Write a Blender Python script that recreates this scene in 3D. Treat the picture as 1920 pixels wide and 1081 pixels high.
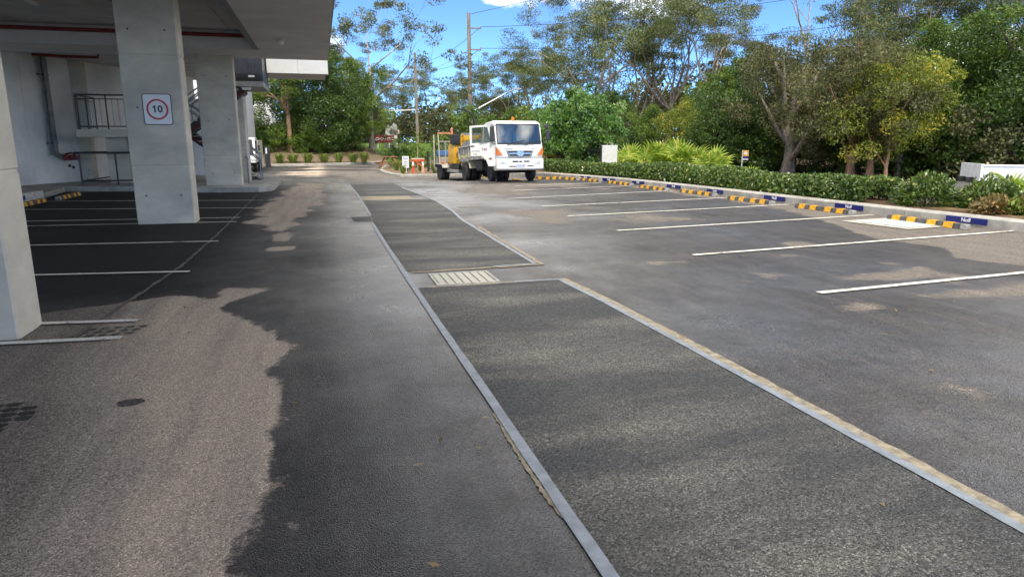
import bpy, bmesh, math, random
import numpy as np
from mathutils import Vector, Matrix, Euler

PI = math.pi
sc = bpy.context.scene
for o in list(bpy.data.objects):
    bpy.data.objects.remove(o)
COL = sc.collection

# ------------------------------------------------------------------ camera
cam_d = bpy.data.cameras.new('camera')
cam = bpy.data.objects.new('camera', cam_d)
COL.objects.link(cam)
sc.camera = cam
cam_d.sensor_fit = 'HORIZONTAL'
cam_d.sensor_width = 36.0
cam_d.lens = 36.0 * 1270.0 / 1920.0
cam_d.clip_start = 0.05
cam_d.clip_end = 3000
cam.location = (0, 0, 1.6)
cam.rotation_euler = Euler((math.radians(90 - 12.33), 0, math.radians(-15.5)), 'XYZ')

# ------------------------------------------------------------------ sky, sun, exposure
SUN_DIR = Vector((-0.10, -0.60, 0.79)).normalized()      # from the scene towards the sun
world = bpy.data.worlds.new('World')
sc.world = world
world.use_nodes = True
wn = world.node_tree
wn.nodes.clear()
w_out = wn.nodes.new('ShaderNodeOutputWorld')
w_bg = wn.nodes.new('ShaderNodeBackground')
w_sky = wn.nodes.new('ShaderNodeTexSky')
w_sky.sky_type = 'NISHITA'
w_sky.sun_disc = False
w_sky.sun_elevation = math.asin(SUN_DIR.z)
w_sky.sun_rotation = math.atan2(SUN_DIR.x, SUN_DIR.y)
w_sky.air_density = 0.30
w_sky.dust_density = 0.0
w_sky.ozone_density = 6.0
w_bg.inputs['Strength'].default_value = 0.15
# broken cloud noise, brightened as fill light and offset mostly out of view
w_tc = wn.nodes.new('ShaderNodeTexCoord')
w_map = wn.nodes.new('ShaderNodeMapping')
w_map.inputs['Scale'].default_value = (1.0, 1.0, 2.6)
w_map.inputs['Location'].default_value = (25.8, 13.5, 5.55)
w_noise = wn.nodes.new('ShaderNodeTexNoise')
w_noise.inputs['Scale'].default_value = 2.6
w_noise.inputs['Detail'].default_value = 7
w_noise.inputs['Roughness'].default_value = 0.55
w_ramp = wn.nodes.new('ShaderNodeValToRGB')
w_ramp.color_ramp.elements[0].position = 0.49
w_ramp.color_ramp.elements[0].color = (0, 0, 0, 1)
w_ramp.color_ramp.elements[1].position = 0.68
w_ramp.color_ramp.elements[1].color = (1, 1, 1, 1)
w_mix = wn.nodes.new('ShaderNodeMix')
w_mix.data_type = 'RGBA'
w_mix.inputs['B'].default_value = (20.0, 18.9, 16.8, 1)
wn.links.new(w_tc.outputs['Generated'], w_map.inputs['Vector'])
wn.links.new(w_map.outputs['Vector'], w_noise.inputs['Vector'])
wn.links.new(w_noise.outputs['Fac'], w_ramp.inputs['Fac'])
wn.links.new(w_ramp.outputs['Color'], w_mix.inputs['Factor'])
w_tint = wn.nodes.new('ShaderNodeMix')
w_tint.data_type = 'RGBA'
w_tint.blend_type = 'MULTIPLY'
w_tint.inputs['Factor'].default_value = 1.0
w_tint.inputs['B'].default_value = (0.92, 1.16, 1.18, 1)
wn.links.new(w_sky.outputs['Color'], w_tint.inputs['A'])
wn.links.new(w_tint.outputs['Result'], w_mix.inputs['A'])
wn.links.new(w_mix.outputs['Result'], w_bg.inputs['Color'])
wn.links.new(w_bg.outputs['Background'], w_out.inputs['Surface'])

sun_d = bpy.data.lights.new('sun', 'SUN')
sun_d.energy = 2.0
sun_d.angle = math.radians(10)
sun_d.color = (1.0, 0.95, 0.86)
sun = bpy.data.objects.new('sun', sun_d)
COL.objects.link(sun)
sun.rotation_euler = SUN_DIR.to_track_quat('Z', 'Y').to_euler()
sun.location = (0, -20, 60)

vs = sc.view_settings
vs.view_transform = 'Standard'
vs.look = 'None'
vs.gamma = 1
vs.use_curve_mapping = False
vs.exposure = 1.12
vs.use_white_balance = True
vs.white_balance_temperature = 6900

# ------------------------------------------------------------------ materials
MATS = {}
def nd(t, kind, **kw):
    n = t.nodes.new(kind)
    for k, v in kw.items():
        if k in n.inputs: n.inputs[k].default_value = v
        else: setattr(n, k, v)
    return n
def col4(c): return (c[0], c[1], c[2], 1)

def mat(name, col, rough=0.6, var=0.12, scale=3.0, bump=0.0, bscale=60.0, metal=0.0, col2=None, spec=0.5, stretch=(1, 1, 1)):
    """base colour broken up by two noises (wear, dirt), optional fine relief"""
    if name in MATS: return MATS[name]
    m = bpy.data.materials.new(name); m.use_nodes = True
    t = m.node_tree; b = t.nodes['Principled BSDF']
    tc = nd(t, 'ShaderNodeTexCoord')
    mp = nd(t, 'ShaderNodeMapping'); mp.inputs['Scale'].default_value = stretch
    t.links.new(tc.outputs['Object'], mp.inputs['Vector'])
    n1 = nd(t, 'ShaderNodeTexNoise', Scale=scale, Detail=6.0, Roughness=0.62)
    t.links.new(mp.outputs['Vector'], n1.inputs['Vector'])
    mx = nd(t, 'ShaderNodeMix', data_type='RGBA')
    c2 = col2 if col2 else tuple(x * (1 - 2.2 * var) for x in col)
    c1 = col if col2 else tuple(min(1, x * (1 + 0.9 * var)) for x in col)
    mx.inputs['A'].default_value = col4(c1); mx.inputs['B'].default_value = col4(c2)
    rp = nd(t, 'ShaderNodeMapRange'); rp.inputs['From Min'].default_value = 0.36; rp.inputs['From Max'].default_value = 0.68
    t.links.new(n1.outputs['Fac'], rp.inputs['Value'])
    t.links.new(rp.outputs['Result'], mx.inputs['Factor'])
    t.links.new(mx.outputs['Result'], b.inputs['Base Color'])
    b.inputs['Roughness'].default_value = rough
    b.inputs['Metallic'].default_value = metal
    b.inputs['Specular IOR Level'].default_value = spec
    if bump > 0:
        n2 = nd(t, 'ShaderNodeTexNoise', Scale=bscale, Detail=4.0, Roughness=0.6)
        t.links.new(tc.outputs['Object'], n2.inputs['Vector'])
        bp = nd(t, 'ShaderNodeBump', Strength=bump, Distance=0.02)
        t.links.new(n2.outputs['Fac'], bp.inputs['Height'])
        t.links.new(bp.outputs['Normal'], b.inputs['Normal'])
    MATS[name] = m
    return m

def leaf_mat(name, dark, light, third=None, trans=0.3, rough=0.5, spec=0.4):
    """foliage: colour runs with the leaf's own tint attribute; leaves let some light through"""
    if name in MATS: return MATS[name]
    m = bpy.data.materials.new(name); m.use_nodes = True
    t = m.node_tree; b = t.nodes['Principled BSDF']; out = t.nodes['Material Output']
    at_ = nd(t, 'ShaderNodeAttribute', attribute_name='tint')
    rp = nd(t, 'ShaderNodeValToRGB')
    e = rp.color_ramp.elements
    e[0].position = 0.0; e[0].color = col4(dark)
    e[1].position = 0.8; e[1].color = col4(light)
    if third:
        x = e.new(1.0); x.color = col4(third)
    t.links.new(at_.outputs['Fac'], rp.inputs['Fac'])
    t.links.new(rp.outputs['Color'], b.inputs['Base Color'])
    b.inputs['Roughness'].default_value = rough
    b.inputs['Specular IOR Level'].default_value = spec
    tr = nd(t, 'ShaderNodeBsdfTranslucent')
    t.links.new(rp.outputs['Color'], tr.inputs['Color'])
    ms = nd(t, 'ShaderNodeMixShader', Fac=trans)
    t.links.new(b.outputs['BSDF'], ms.inputs[1]); t.links.new(tr.outputs['BSDF'], ms.inputs[2])
    t.links.new(ms.outputs['Shader'], out.inputs['Surface'])
    MATS[name] = m
    return m

def glass_mat(name, tint=(0.55, 0.66, 0.68), rough=0.04, alpha=0.55):
    if name in MATS: return MATS[name]
    m = bpy.data.materials.new(name); m.use_nodes = True
    t = m.node_tree; out = t.nodes['Material Output']; t.nodes.remove(t.nodes['Principled BSDF'])
    tr = nd(t, 'ShaderNodeBsdfTransparent'); tr.inputs['Color'].default_value = col4(tint)
    gl = nd(t, 'ShaderNodeBsdfGlossy'); gl.inputs['Roughness'].default_value = rough
    gl.inputs['Color'].default_value = (0.95, 1.0, 1.0, 1)
    fr = nd(t, 'ShaderNodeFresnel', IOR=1.6)
    mr = nd(t, 'ShaderNodeMath', operation='ADD'); mr.inputs[1].default_value = 1 - alpha
    t.links.new(fr.outputs['Fac'], mr.inputs[0])
    ms = nd(t, 'ShaderNodeMixShader')
    t.links.new(mr.outputs['Value'], ms.inputs['Fac'])
    t.links.new(tr.outputs['BSDF'], ms.inputs[1]); t.links.new(gl.outputs['BSDF'], ms.inputs[2])
    t.links.new(ms.outputs['Shader'], out.inputs['Surface'])
    MATS[name] = m
    return m

# ------------------------------------------------------------------ object helpers
def tag(o, label=None, cat=None, group=None, kind=None):
    if label: o['label'] = label
    if cat: o['category'] = cat
    if group: o['group'] = group
    if kind: o['kind'] = kind
    return o
def empty(name, loc=(0, 0, 0), rz=0.0, label=None, cat=None, group=None, kind=None):
    o = bpy.data.objects.new(name, None); COL.objects.link(o)
    o.empty_display_size = 0.2
    o.location = loc; o.rotation_euler = (0, 0, rz)
    return tag(o, label, cat, group, kind)
def link(name, me, parent=None, loc=None, rz=None):
    o = bpy.data.objects.new(name, me); COL.objects.link(o)
    if parent: o.parent = parent
    if loc is not None: o.location = loc
    if rz is not None: o.rotation_euler = (0, 0, rz)
    return o

def perp(d):
    d = Vector(d).normalized()
    a = Vector((0, 0, 1)) if abs(d.z) < 0.9 else Vector((1, 0, 0))
    u = d.cross(a).normalized(); return u, d.cross(u).normalized()

class MB:
    def __init__(s): s.v = []; s.f = []
    def add(s, vs, fs):
        k = len(s.v); s.v += [tuple(x) for x in vs]; s.f += [tuple(i + k for i in f) for f in fs]; return s
    def box(s, c, d, rot=None):
        hx, hy, hz = d[0] / 2, d[1] / 2, d[2] / 2
        P = [Vector((sx * hx, sy * hy, sz * hz)) for sz in (-1, 1) for sy in (-1, 1) for sx in (-1, 1)]
        if rot is not None:
            R = Euler(rot, 'XYZ').to_matrix() if not isinstance(rot, Matrix) else rot
            P = [R @ p for p in P]
        P = [p + Vector(c) for p in P]
        return s.add(P, [(0, 2, 3, 1), (4, 5, 7, 6), (0, 1, 5, 4), (2, 6, 7, 3), (0, 4, 6, 2), (1, 3, 7, 5)])
    def bb(s, x0, x1, y0, y1, z0, z1):
        return s.box(((x0 + x1) / 2, (y0 + y1) / 2, (z0 + z1) / 2), (abs(x1 - x0), abs(y1 - y0), abs(z1 - z0)))
    def prism(s, poly, axis, lo, hi):
        n = len(poly)
        def mk(p, h):
            return (h, p[0], p[1]) if axis == 'x' else ((p[0], h, p[1]) if axis == 'y' else (p[0], p[1], h))
        V = [mk(p, lo) for p in poly] + [mk(p, hi) for p in poly]
        F = [tuple(range(n))[::-1], tuple(range(n, 2 * n))] + [(i, (i + 1) % n, n + (i + 1) % n, n + i) for i in range(n)]
        return s.add(V, F)
    def tube(s, path, r, n=8, cap=True):
        path = [Vector(p) for p in path]; m = len(path)
        rs = r if isinstance(r, (list, tuple)) else [r] * m
        V = []; F = []; u = None
        for i, p in enumerate(path):
            d = (path[min(i + 1, m - 1)] - path[max(i - 1, 0)])
            if d.length < 1e-6: d = Vector((0, 0, 1))
            d.normalize()
            if u is None: u, w = perp(d)
            else:
                u = (u - d * u.dot(d))
                if u.length < 1e-4: u, _ = perp(d)
                u.normalize()
            w = d.cross(u)
            for k in range(n):
                a = 2 * PI * k / n
                V.append(p + (u * math.cos(a) + w * math.sin(a)) * rs[i])
        for i in range(m - 1):
            for k in range(n):
                k2 = (k + 1) % n
                F.append((i * n + k, i * n + k2, (i + 1) * n + k2, (i + 1) * n + k))
        if cap:
            F.append(tuple(range(n))[::-1]); F.append(tuple((m - 1) * n + k for k in range(n)))
        return s.add(V, F)
    def lathe(s, prof, c, axis='z', n=20):
        V = []; F = []; m = len(prof)
        for (r, h) in prof:
            for k in range(n):
                a = 2 * PI * k / n; x, y = r * math.cos(a), r * math.sin(a)
                p = (x, y, h) if axis == 'z' else ((h, x, y) if axis == 'x' else (x, h, y))
                V.append((p[0] + c[0], p[1] + c[1], p[2] + c[2]))
        for i in range(m - 1):
            for k in range(n):
                k2 = (k + 1) % n
                F.append((i * n + k, i * n + k2, (i + 1) * n + k2, (i + 1) * n + k))
        F.append(tuple(range(n))[::-1]); F.append(tuple((m - 1) * n + k for k in range(n)))
        return s.add(V, F)
    def mesh(s, name, m, bevel=0.0, smooth=False, seg=2):
        me = bpy.data.meshes.new(name)
        me.from_pydata(s.v, [], s.f)
        bm = bmesh.new(); bm.from_mesh(me)
        bmesh.ops.recalc_face_normals(bm, faces=bm.faces)
        if bevel > 0:
            ed = [e for e in bm.edges if len(e.link_faces) == 2 and e.calc_face_angle(0) > 0.5]
            bmesh.ops.bevel(bm, geom=ed, offset=bevel, segments=seg, profile=0.6, affect='EDGES', clamp_overlap=True)
        bm.to_mesh(me); bm.free()
        if smooth:
            me.polygons.foreach_set('use_smooth', [True] * len(me.polygons))
            try: me.set_sharp_from_angle(angle=math.radians(38))
            except Exception: pass
        if m: me.materials.append(m)
        return me
    def build(s, name, m, parent=None, bevel=0.0, smooth=False, loc=None, rz=None, seg=2):
        return link(name, s.mesh(name, m, bevel, smooth, seg), parent, loc, rz)

def copy_tree(o, parent=None):
    c = o.copy(); COL.objects.link(c); c.parent = parent
    for ch in list(o.children):
        copy_tree(ch, c)
    return c

FONTS = {}
def text_mesh(body, size, m, depth=0.004, bold=False):
    cu = bpy.data.curves.new('lettering', 'FONT')
    cu.body = body; cu.size = size; cu.align_x = 'CENTER'; cu.align_y = 'CENTER'
    cu.extrude = depth / 2; cu.resolution_u = 3
    if bold: cu.offset = size * 0.022
    o = bpy.data.objects.new('lettering', cu); COL.objects.link(o)
    dg = bpy.context.evaluated_depsgraph_get()
    me = bpy.data.meshes.new_from_object(o.evaluated_get(dg))
    bpy.data.objects.remove(o); bpy.data.curves.remove(cu)
    me.materials.clear(); me.materials.append(m)
    return me
def lettering(body, size, m, parent, loc, rot, bold=False, sx=1.0):
    o = link('lettering', text_mesh(body, size, m, bold=bold), parent, loc)
    o.rotation_euler = rot; o.scale = (sx, 1, 1)
    return o

def sstep(a, b, x):
    t = np.clip((x - a) / (b - a), 0, 1); return t * t * (3 - 2 * t)
def gz(x, y):
    """car park surface: level near the camera, falling a little towards the entrance"""
    mid = sstep(-1.0, 1.5, x) * (1 - sstep(8.7, 10.0, x))
    a = sstep(26.6, 31.5, y); b = sstep(29, 36, y)
    return -0.30 * (a * mid + b * (1 - mid))
# ================================================================== SETTING
rng = np.random.default_rng(11)

def vnoise(x, y, s, seed=0):
    """cheap value noise on arrays"""
    x = np.asarray(x) / s; y = np.asarray(y) / s
    xi = np.floor(x).astype(int); yi = np.floor(y).astype(int); fx = x - xi; fy = y - yi
    def h(a, b):
        n = (a * 374761393 + b * 668265263 + seed * 974711) & 0x7fffffff
        n = ((n ^ (n >> 13)) * 1274126177) & 0x7fffffff
        return ((n ^ (n >> 16)) & 0xffff) / 65535.0
    u = fx * fx * (3 - 2 * fx); v = fy * fy * (3 - 2 * fy)
    return (h(xi, yi) * (1 - u) + h(xi + 1, yi) * u) * (1 - v) + (h(xi, yi + 1) * (1 - u) + h(xi + 1, yi + 1) * u) * v

def poly_sd(px, py, poly):
    """signed distance, positive inside"""
    poly = np.array(poly, float); n = len(poly)
    d = np.full(px.shape, 1e9); ins = np.zeros(px.shape, bool)
    for i in range(n):
        a = poly[i]; b = poly[(i + 1) % n]
        e = b - a; wx = px - a[0]; wy = py - a[1]
        t = np.clip((wx * e[0] + wy * e[1]) / (e @ e + 1e-12), 0, 1)
        d = np.minimum(d, np.hypot(wx - t * e[0], wy - t * e[1]))
        c = ((a[1] > py) != (b[1] > py)) & (px < (b[0] - a[0]) * (py - a[1]) / (b[1] - a[1] + 1e-12) + a[0])
        ins ^= c
    return np.where(ins, d, -d)

# ---- asphalt shader: damp dark areas and dried pale areas, with real aggregate relief
def asphalt_mat():
    m = bpy.data.materials.new('worn_asphalt'); m.use_nodes = True
    t = m.node_tree; b = t.nodes['Principled BSDF']
    tc = nd(t, 'ShaderNodeTexCoord'); P = tc.outputs['Object']
    L = t.links.new
    def noise(scale, det=4.0, ro=0.6, vec=None):
        n = nd(t, 'ShaderNodeTexNoise', Scale=scale, Detail=det, Roughness=ro); L(vec or P, n.inputs['Vector']); return n.outputs['Fac']
    def rng_(v, a, b_, c, d):
        r = nd(t, 'ShaderNodeMapRange'); r.inputs['From Min'].default_value = a; r.inputs['From Max'].default_value = b_
        r.inputs['To Min'].default_value = c; r.inputs['To Max'].default_value = d; L(v, r.inputs['Value']); return r.outputs['Result']
    def mth(op, a, b_):
        n = nd(t, 'ShaderNodeMath', operation=op)
        for i, q in enumerate((a, b_)):
            if isinstance(q, (int, float)): n.inputs[i].default_value = q
            else: L(q, n.inputs[i])
        return n.outputs['Value']
    def mixc(f, a, b_):
        n = nd(t, 'ShaderNodeMix', data_type='RGBA'); L(f, n.inputs['Factor'])
        for k, q in (('A', a), ('B', b_)):
            if isinstance(q, tuple): n.inputs[k].default_value = col4(q)
            else: L(q, n.inputs[k])
        return n.outputs['Result']
    dry_a = nd(t, 'ShaderNodeAttribute', attribute_name='dry').outputs['Fac']
    sheen_a = nd(t, 'ShaderNodeAttribute', attribute_name='sheen').outputs['Fac']
    edge = noise(3.4, 8.0, 0.72)
    edge2 = noise(34.0, 3.0, 0.6)
    d1 = mth('ADD', dry_a, mth('MULTIPLY', mth('SUBTRACT', edge, 0.5), 0.75))
    d1 = mth('ADD', d1, mth('MULTIPLY', mth('SUBTRACT', noise(11.0, 5.0, 0.7), 0.5), 0.5))
    d1 = mth('ADD', d1, mth('MULTIPLY', mth('SUBTRACT', edge2, 0.5), 0.35))
    dry = rng_(d1, -0.10, 0.16, 0.0, 1.0)
    rim = rng_(d1, -0.30, 0.02, 0.0, 1.0)                       # drying fringe
    vor = nd(t, 'ShaderNodeTexVoronoi', Scale=135.0); L(P, vor.inputs['Vector'])
    speck = noise(150.0, 2.0, 0.5)
    blot = noise(0.9, 6.0, 0.65)
    str_map = nd(t, 'ShaderNodeMapping'); str_map.inputs['Scale'].default_value = (3.2, 0.35, 1); L(P, str_map.inputs['Vector'])
    streak = noise(1.6, 6.0, 0.62, str_map.outputs['Vector'])
    dryc = mixc(rng_(streak, 0.36, 0.66, 0.0, 1.0), (0.195, 0.174, 0.148), (0.140, 0.124, 0.108))
    dryc = mixc(rng_(blot, 0.42, 0.66, 0.0, 0.55), dryc, (0.145, 0.126, 0.108))
    shade_lift_a = nd(t, 'ShaderNodeAttribute', attribute_name='dust').outputs['Fac']
    dry_lifted = mixc(rng_(streak, 0.36, 0.66, 0.0, 1.0), (0.56, 0.455, 0.345), (0.40, 0.327, 0.262))  # dry colour lifted to offset the shade of the overhang
    dryc = mixc(shade_lift_a, dryc, dry_lifted)
    wetc = mixc(rng_(blot, 0.35, 0.65, 0.0, 1.0), (0.028, 0.028, 0.030), (0.055, 0.053, 0.053))
    wetc = mixc(rng_(streak, 0.48, 0.68, 0.0, 0.8), wetc, (0.080, 0.071, 0.063))
    wetc = mixc(mth('MULTIPLY', rim, 0.35), wetc, (0.075, 0.062, 0.050))
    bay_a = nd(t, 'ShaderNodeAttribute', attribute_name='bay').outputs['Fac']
    wetc = mixc(bay_a, wetc, (0.016, 0.0155, 0.016))  # wet tone deepened: the dark under the building put into the colour
    sheen_tint = mth('MULTIPLY', rng_(mth('ADD', sheen_a, mth('MULTIPLY', mth('SUBTRACT', noise(2.2, 7.0, 0.7), 0.5), 1.1)), 0.55, 1.15, 0.0, 0.5), rng_(bay_a, 0.0, 1.0, 1.0, 0.0))
    wetc = mixc(sheen_tint, wetc, (0.150, 0.164, 0.190))  # pale sky sheen painted into the wet colour
    c = mixc(dry, wetc, dryc)
    vcol = nd(t, 'ShaderNodeMix', data_type='RGBA', blend_type='MULTIPLY'); vcol.inputs['Factor'].default_value = 1.0
    gv = nd(t, 'ShaderNodeSeparateColor'); L(vor.outputs['Color'], gv.inputs['Color'])
    tone = mth('ADD', rng_(gv.outputs['Red'], 0.0, 1.0, 0.30, 1.70), rng_(speck, 0.3, 0.7, -0.25, 0.25))
    tone = mth('ADD', mth('MULTIPLY', mth('SUBTRACT', tone, 1.0), rng_(mth('MULTIPLY', shade_lift_a, dry), 0.0, 1.0, 1.0, 0.55)), 1.0)
    tone = mth('ADD', tone, rng_(gv.outputs['Green'], 0.91, 0.94, 0.0, 0.7))
    cmb = nd(t, 'ShaderNodeCombineColor')
    for k in ('Red', 'Green', 'Blue'): L(tone, cmb.inputs[k])
    L(c, vcol.inputs['A']); L(cmb.outputs['Color'], vcol.inputs['B'])
    L(vcol.outputs['Result'], b.inputs['Base Color'])
    # a film of water gives the gloss; wetter where the sheen attribute says water has gathered
    wetness = mth('MULTIPLY', rng_(dry, 0.0, 1.0, 1.0, 0.0), rng_(mth('ADD', sheen_a, mth('MULTIPLY', mth('SUBTRACT', blot, 0.5), 0.9)), -0.1, 0.9, 0.0, 1.0))
    wetness = mth('MULTIPLY', wetness, rng_(bay_a, 0.0, 1.0, 1.0, 0.25))
    L(rng_(wetness, 0.0, 1.0, 0.78, 0.27), b.inputs['Roughness'])
    L(rng_(wetness, 0.0, 1.0, 0.22, 0.6), b.inputs['Specular IOR Level'])
    bp = nd(t, 'ShaderNodeBump', Distance=0.006)
    hgt = mth('ADD', mth('MULTIPLY', vor.outputs['Distance'], -1.0), mth('MULTIPLY', speck, 0.35))
    L(hgt, bp.inputs['Height'])
    L(rng_(wetness, 0.0, 1.0, 0.8, 0.36), bp.inputs['Strength'])
    L(bp.outputs['Normal'], b.inputs['Normal'])
    return m

# car park sheet: fine near the camera, coarser far away
def axis_steps(parts):
    out = []
    for a, b_, st in parts: out += list(np.arange(a, b_ - 1e-6, st))
    out.append(parts[-1][1]); return np.array(out)
gx = axis_steps([(-30, -12, 1.0), (-12, -3.5, 0.25), (-3.5, 9, 0.11), (9, 13.5, 0.2), (13.5, 16, 1.0)])
gy = axis_steps([(-30, -2, 2.0), (-2, 1.5, 0.3), (1.5, 12, 0.11), (12, 28, 0.2), (28, 62, 0.5)])
GX, GY = np.meshgrid(gx, gy)
px, py = GX.ravel(), GY.ravel()
zz = gz(px, py) - 0.006 * (vnoise(px, py, 2.3, 3) - 0.5)

DRY = [
    # the big dried tongue left of the lane
    ([(-0.62, 1.0), (-0.42, 2.45), (-0.34, 2.85), (-0.36, 3.44), (-0.40, 3.86), (-0.34, 4.37), (-0.50, 4.83), (-0.36, 5.45),
      (-0.72, 6.39), (-0.92, 6.85), (-0.86, 7.32), (-0.52, 7.78), (-1.12, 7.95), (-1.16, 7.42), (-1.6, 7.66), (-1.97, 7.5), (-2.43, 7.28),
      (-2.8, 6.95), (-3.6, 6.0), (-2.9, 4.0), (-1.9, 1.0)], 1.0),
    ([(-1.62, 14.4), (-1.3, 15.6), (-1.5, 18.0), (-1.3, 21.0), (-1.0, 23.5), (-0.9, 28.0), (0.1, 27.0), (-0.05, 25), (0.12, 22.0), (0.08, 19.9), (-0.2, 17.4), (-0.5, 14.8),
      (-0.72, 12.3), (-0.62, 11.5), (-0.8, 11.6), (-0.95, 13.3)], 1.0),
    ([(-0.85, 10.55), (-0.5, 10.55), (-0.5, 10.85), (-0.8, 10.85)], 0.9),
    # right hand side, drying in from the kerb
    ([(13.5, 26), (10.6, 24.4), (10.6, 14.4), (10.2, 12.9), (9.3, 10.4), (8.85, 8.95), (9.1, 8.2), (8.45, 7.4), (8.8, 6.5), (9.0, 5.2), (9.6, 3.6), (13.5, 3)], 1.0),
    ([(5.95, 6.55), (6.7, 6.75), (7.5, 6.95), (7.3, 6.45), (6.5, 6.2)], 0.30),
    ([(6.0, 5.55), (6.9, 5.65), (8.0, 5.9), (8.4, 5.5), (7.0, 5.2)], 0.30),
    ([(4.85, 5.32), (5.1, 5.45), (5.25, 5.34), (5.0, 5.26)], 0.35),
    ([(3.78, 3.44), (3.95, 3.46), (4.1, 3.2), (3.98, 3.14)], 0.35),
    ([(4.3, 21.0), (5.2, 24.2), (6.4, 25.2), (9.2, 24.8), (9.0, 22.6), (7.2, 22.7), (6.2, 20.3), (5.5, 19.6)], 0.4),
    ([(3.9, 14.7), (4.5, 15.4), (5.6, 15.2), (5.2, 13.6), (4.6, 12.4), (4.1, 12.6)], 0.32),
    ([(5.6, 13.2), (6.8, 13.6), (7.4, 12.7), (6.0, 12.3)], 0.2),
]
dry = np.full(px.shape, -1.0)
wob = 0.28 * (vnoise(px, py, 0.55, 5) - 0.5) + 0.16 * (vnoise(px, py, 0.21, 6) - 0.5)
for poly, amp in DRY:
    sdv = poly_sd(px, py, poly)
    near = py < 12
    s_ = np.where(near, sdv + wob * 0.6, sdv + wob * 1.6)
    dry = np.maximum(dry, np.clip(s_ / np.where(near, 0.16, 0.5), -1, 1) * amp)
# broken tree shadow streaks painted in the wet tone on the far apron and small dried spots on the right
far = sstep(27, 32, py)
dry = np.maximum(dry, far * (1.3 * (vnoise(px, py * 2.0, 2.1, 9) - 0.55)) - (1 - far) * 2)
spots = (vnoise(px, py, 0.9, 14) + 0.4 * vnoise(px, py, 0.3, 15) - 1.12) * 2.2
dry = np.maximum(dry, np.where((px > 3.2) & (py > 4), spots, -1))
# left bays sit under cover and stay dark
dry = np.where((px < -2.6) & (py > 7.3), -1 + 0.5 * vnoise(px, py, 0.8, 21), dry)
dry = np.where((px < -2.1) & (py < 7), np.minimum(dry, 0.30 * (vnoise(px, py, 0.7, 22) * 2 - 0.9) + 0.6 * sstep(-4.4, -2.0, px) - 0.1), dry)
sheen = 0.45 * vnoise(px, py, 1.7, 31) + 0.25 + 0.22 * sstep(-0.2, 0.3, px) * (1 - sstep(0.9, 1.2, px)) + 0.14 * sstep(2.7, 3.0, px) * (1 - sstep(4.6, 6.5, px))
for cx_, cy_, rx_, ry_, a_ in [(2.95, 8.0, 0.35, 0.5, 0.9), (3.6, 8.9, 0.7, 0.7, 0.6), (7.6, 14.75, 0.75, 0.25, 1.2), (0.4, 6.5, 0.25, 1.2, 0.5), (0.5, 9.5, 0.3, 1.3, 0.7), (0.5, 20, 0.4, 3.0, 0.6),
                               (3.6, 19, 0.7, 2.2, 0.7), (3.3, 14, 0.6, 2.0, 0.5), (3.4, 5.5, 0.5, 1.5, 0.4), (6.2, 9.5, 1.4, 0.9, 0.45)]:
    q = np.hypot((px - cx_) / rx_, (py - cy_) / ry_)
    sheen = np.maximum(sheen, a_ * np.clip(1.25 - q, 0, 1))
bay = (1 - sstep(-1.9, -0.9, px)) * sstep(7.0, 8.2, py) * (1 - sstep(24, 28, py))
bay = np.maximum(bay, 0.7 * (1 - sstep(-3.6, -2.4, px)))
xl = np.interp(py, [2.0, 3.5, 5.0, 6.5], [-0.95, -1.15, -1.5, -1.75])
dust = (1 - sstep(-0.2, 0.5, px)) * np.clip((px - xl + 0.55) / 0.8 + 0.35 * (vnoise(px, py, 0.5, 41) - 0.5), 0.12, 1)  # where the left dry asphalt is brightened against the overhang's shade
nx_, ny_ = len(gx), len(gy)
idx = np.arange(nx_ * ny_).reshape(ny_, nx_)
quads = np.stack([idx[:-1, :-1], idx[:-1, 1:], idx[1:, 1:], idx[1:, :-1]], -1).reshape(-1, 4)
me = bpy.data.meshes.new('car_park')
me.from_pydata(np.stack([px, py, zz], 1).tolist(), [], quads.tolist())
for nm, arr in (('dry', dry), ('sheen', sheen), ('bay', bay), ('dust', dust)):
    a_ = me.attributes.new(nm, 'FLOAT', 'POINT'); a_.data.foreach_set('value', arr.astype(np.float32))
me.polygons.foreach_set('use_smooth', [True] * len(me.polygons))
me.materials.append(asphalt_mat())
car_park = tag(link('car_park', me), 'damp dark asphalt car park with pale dried patches', None, None, 'structure')

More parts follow.
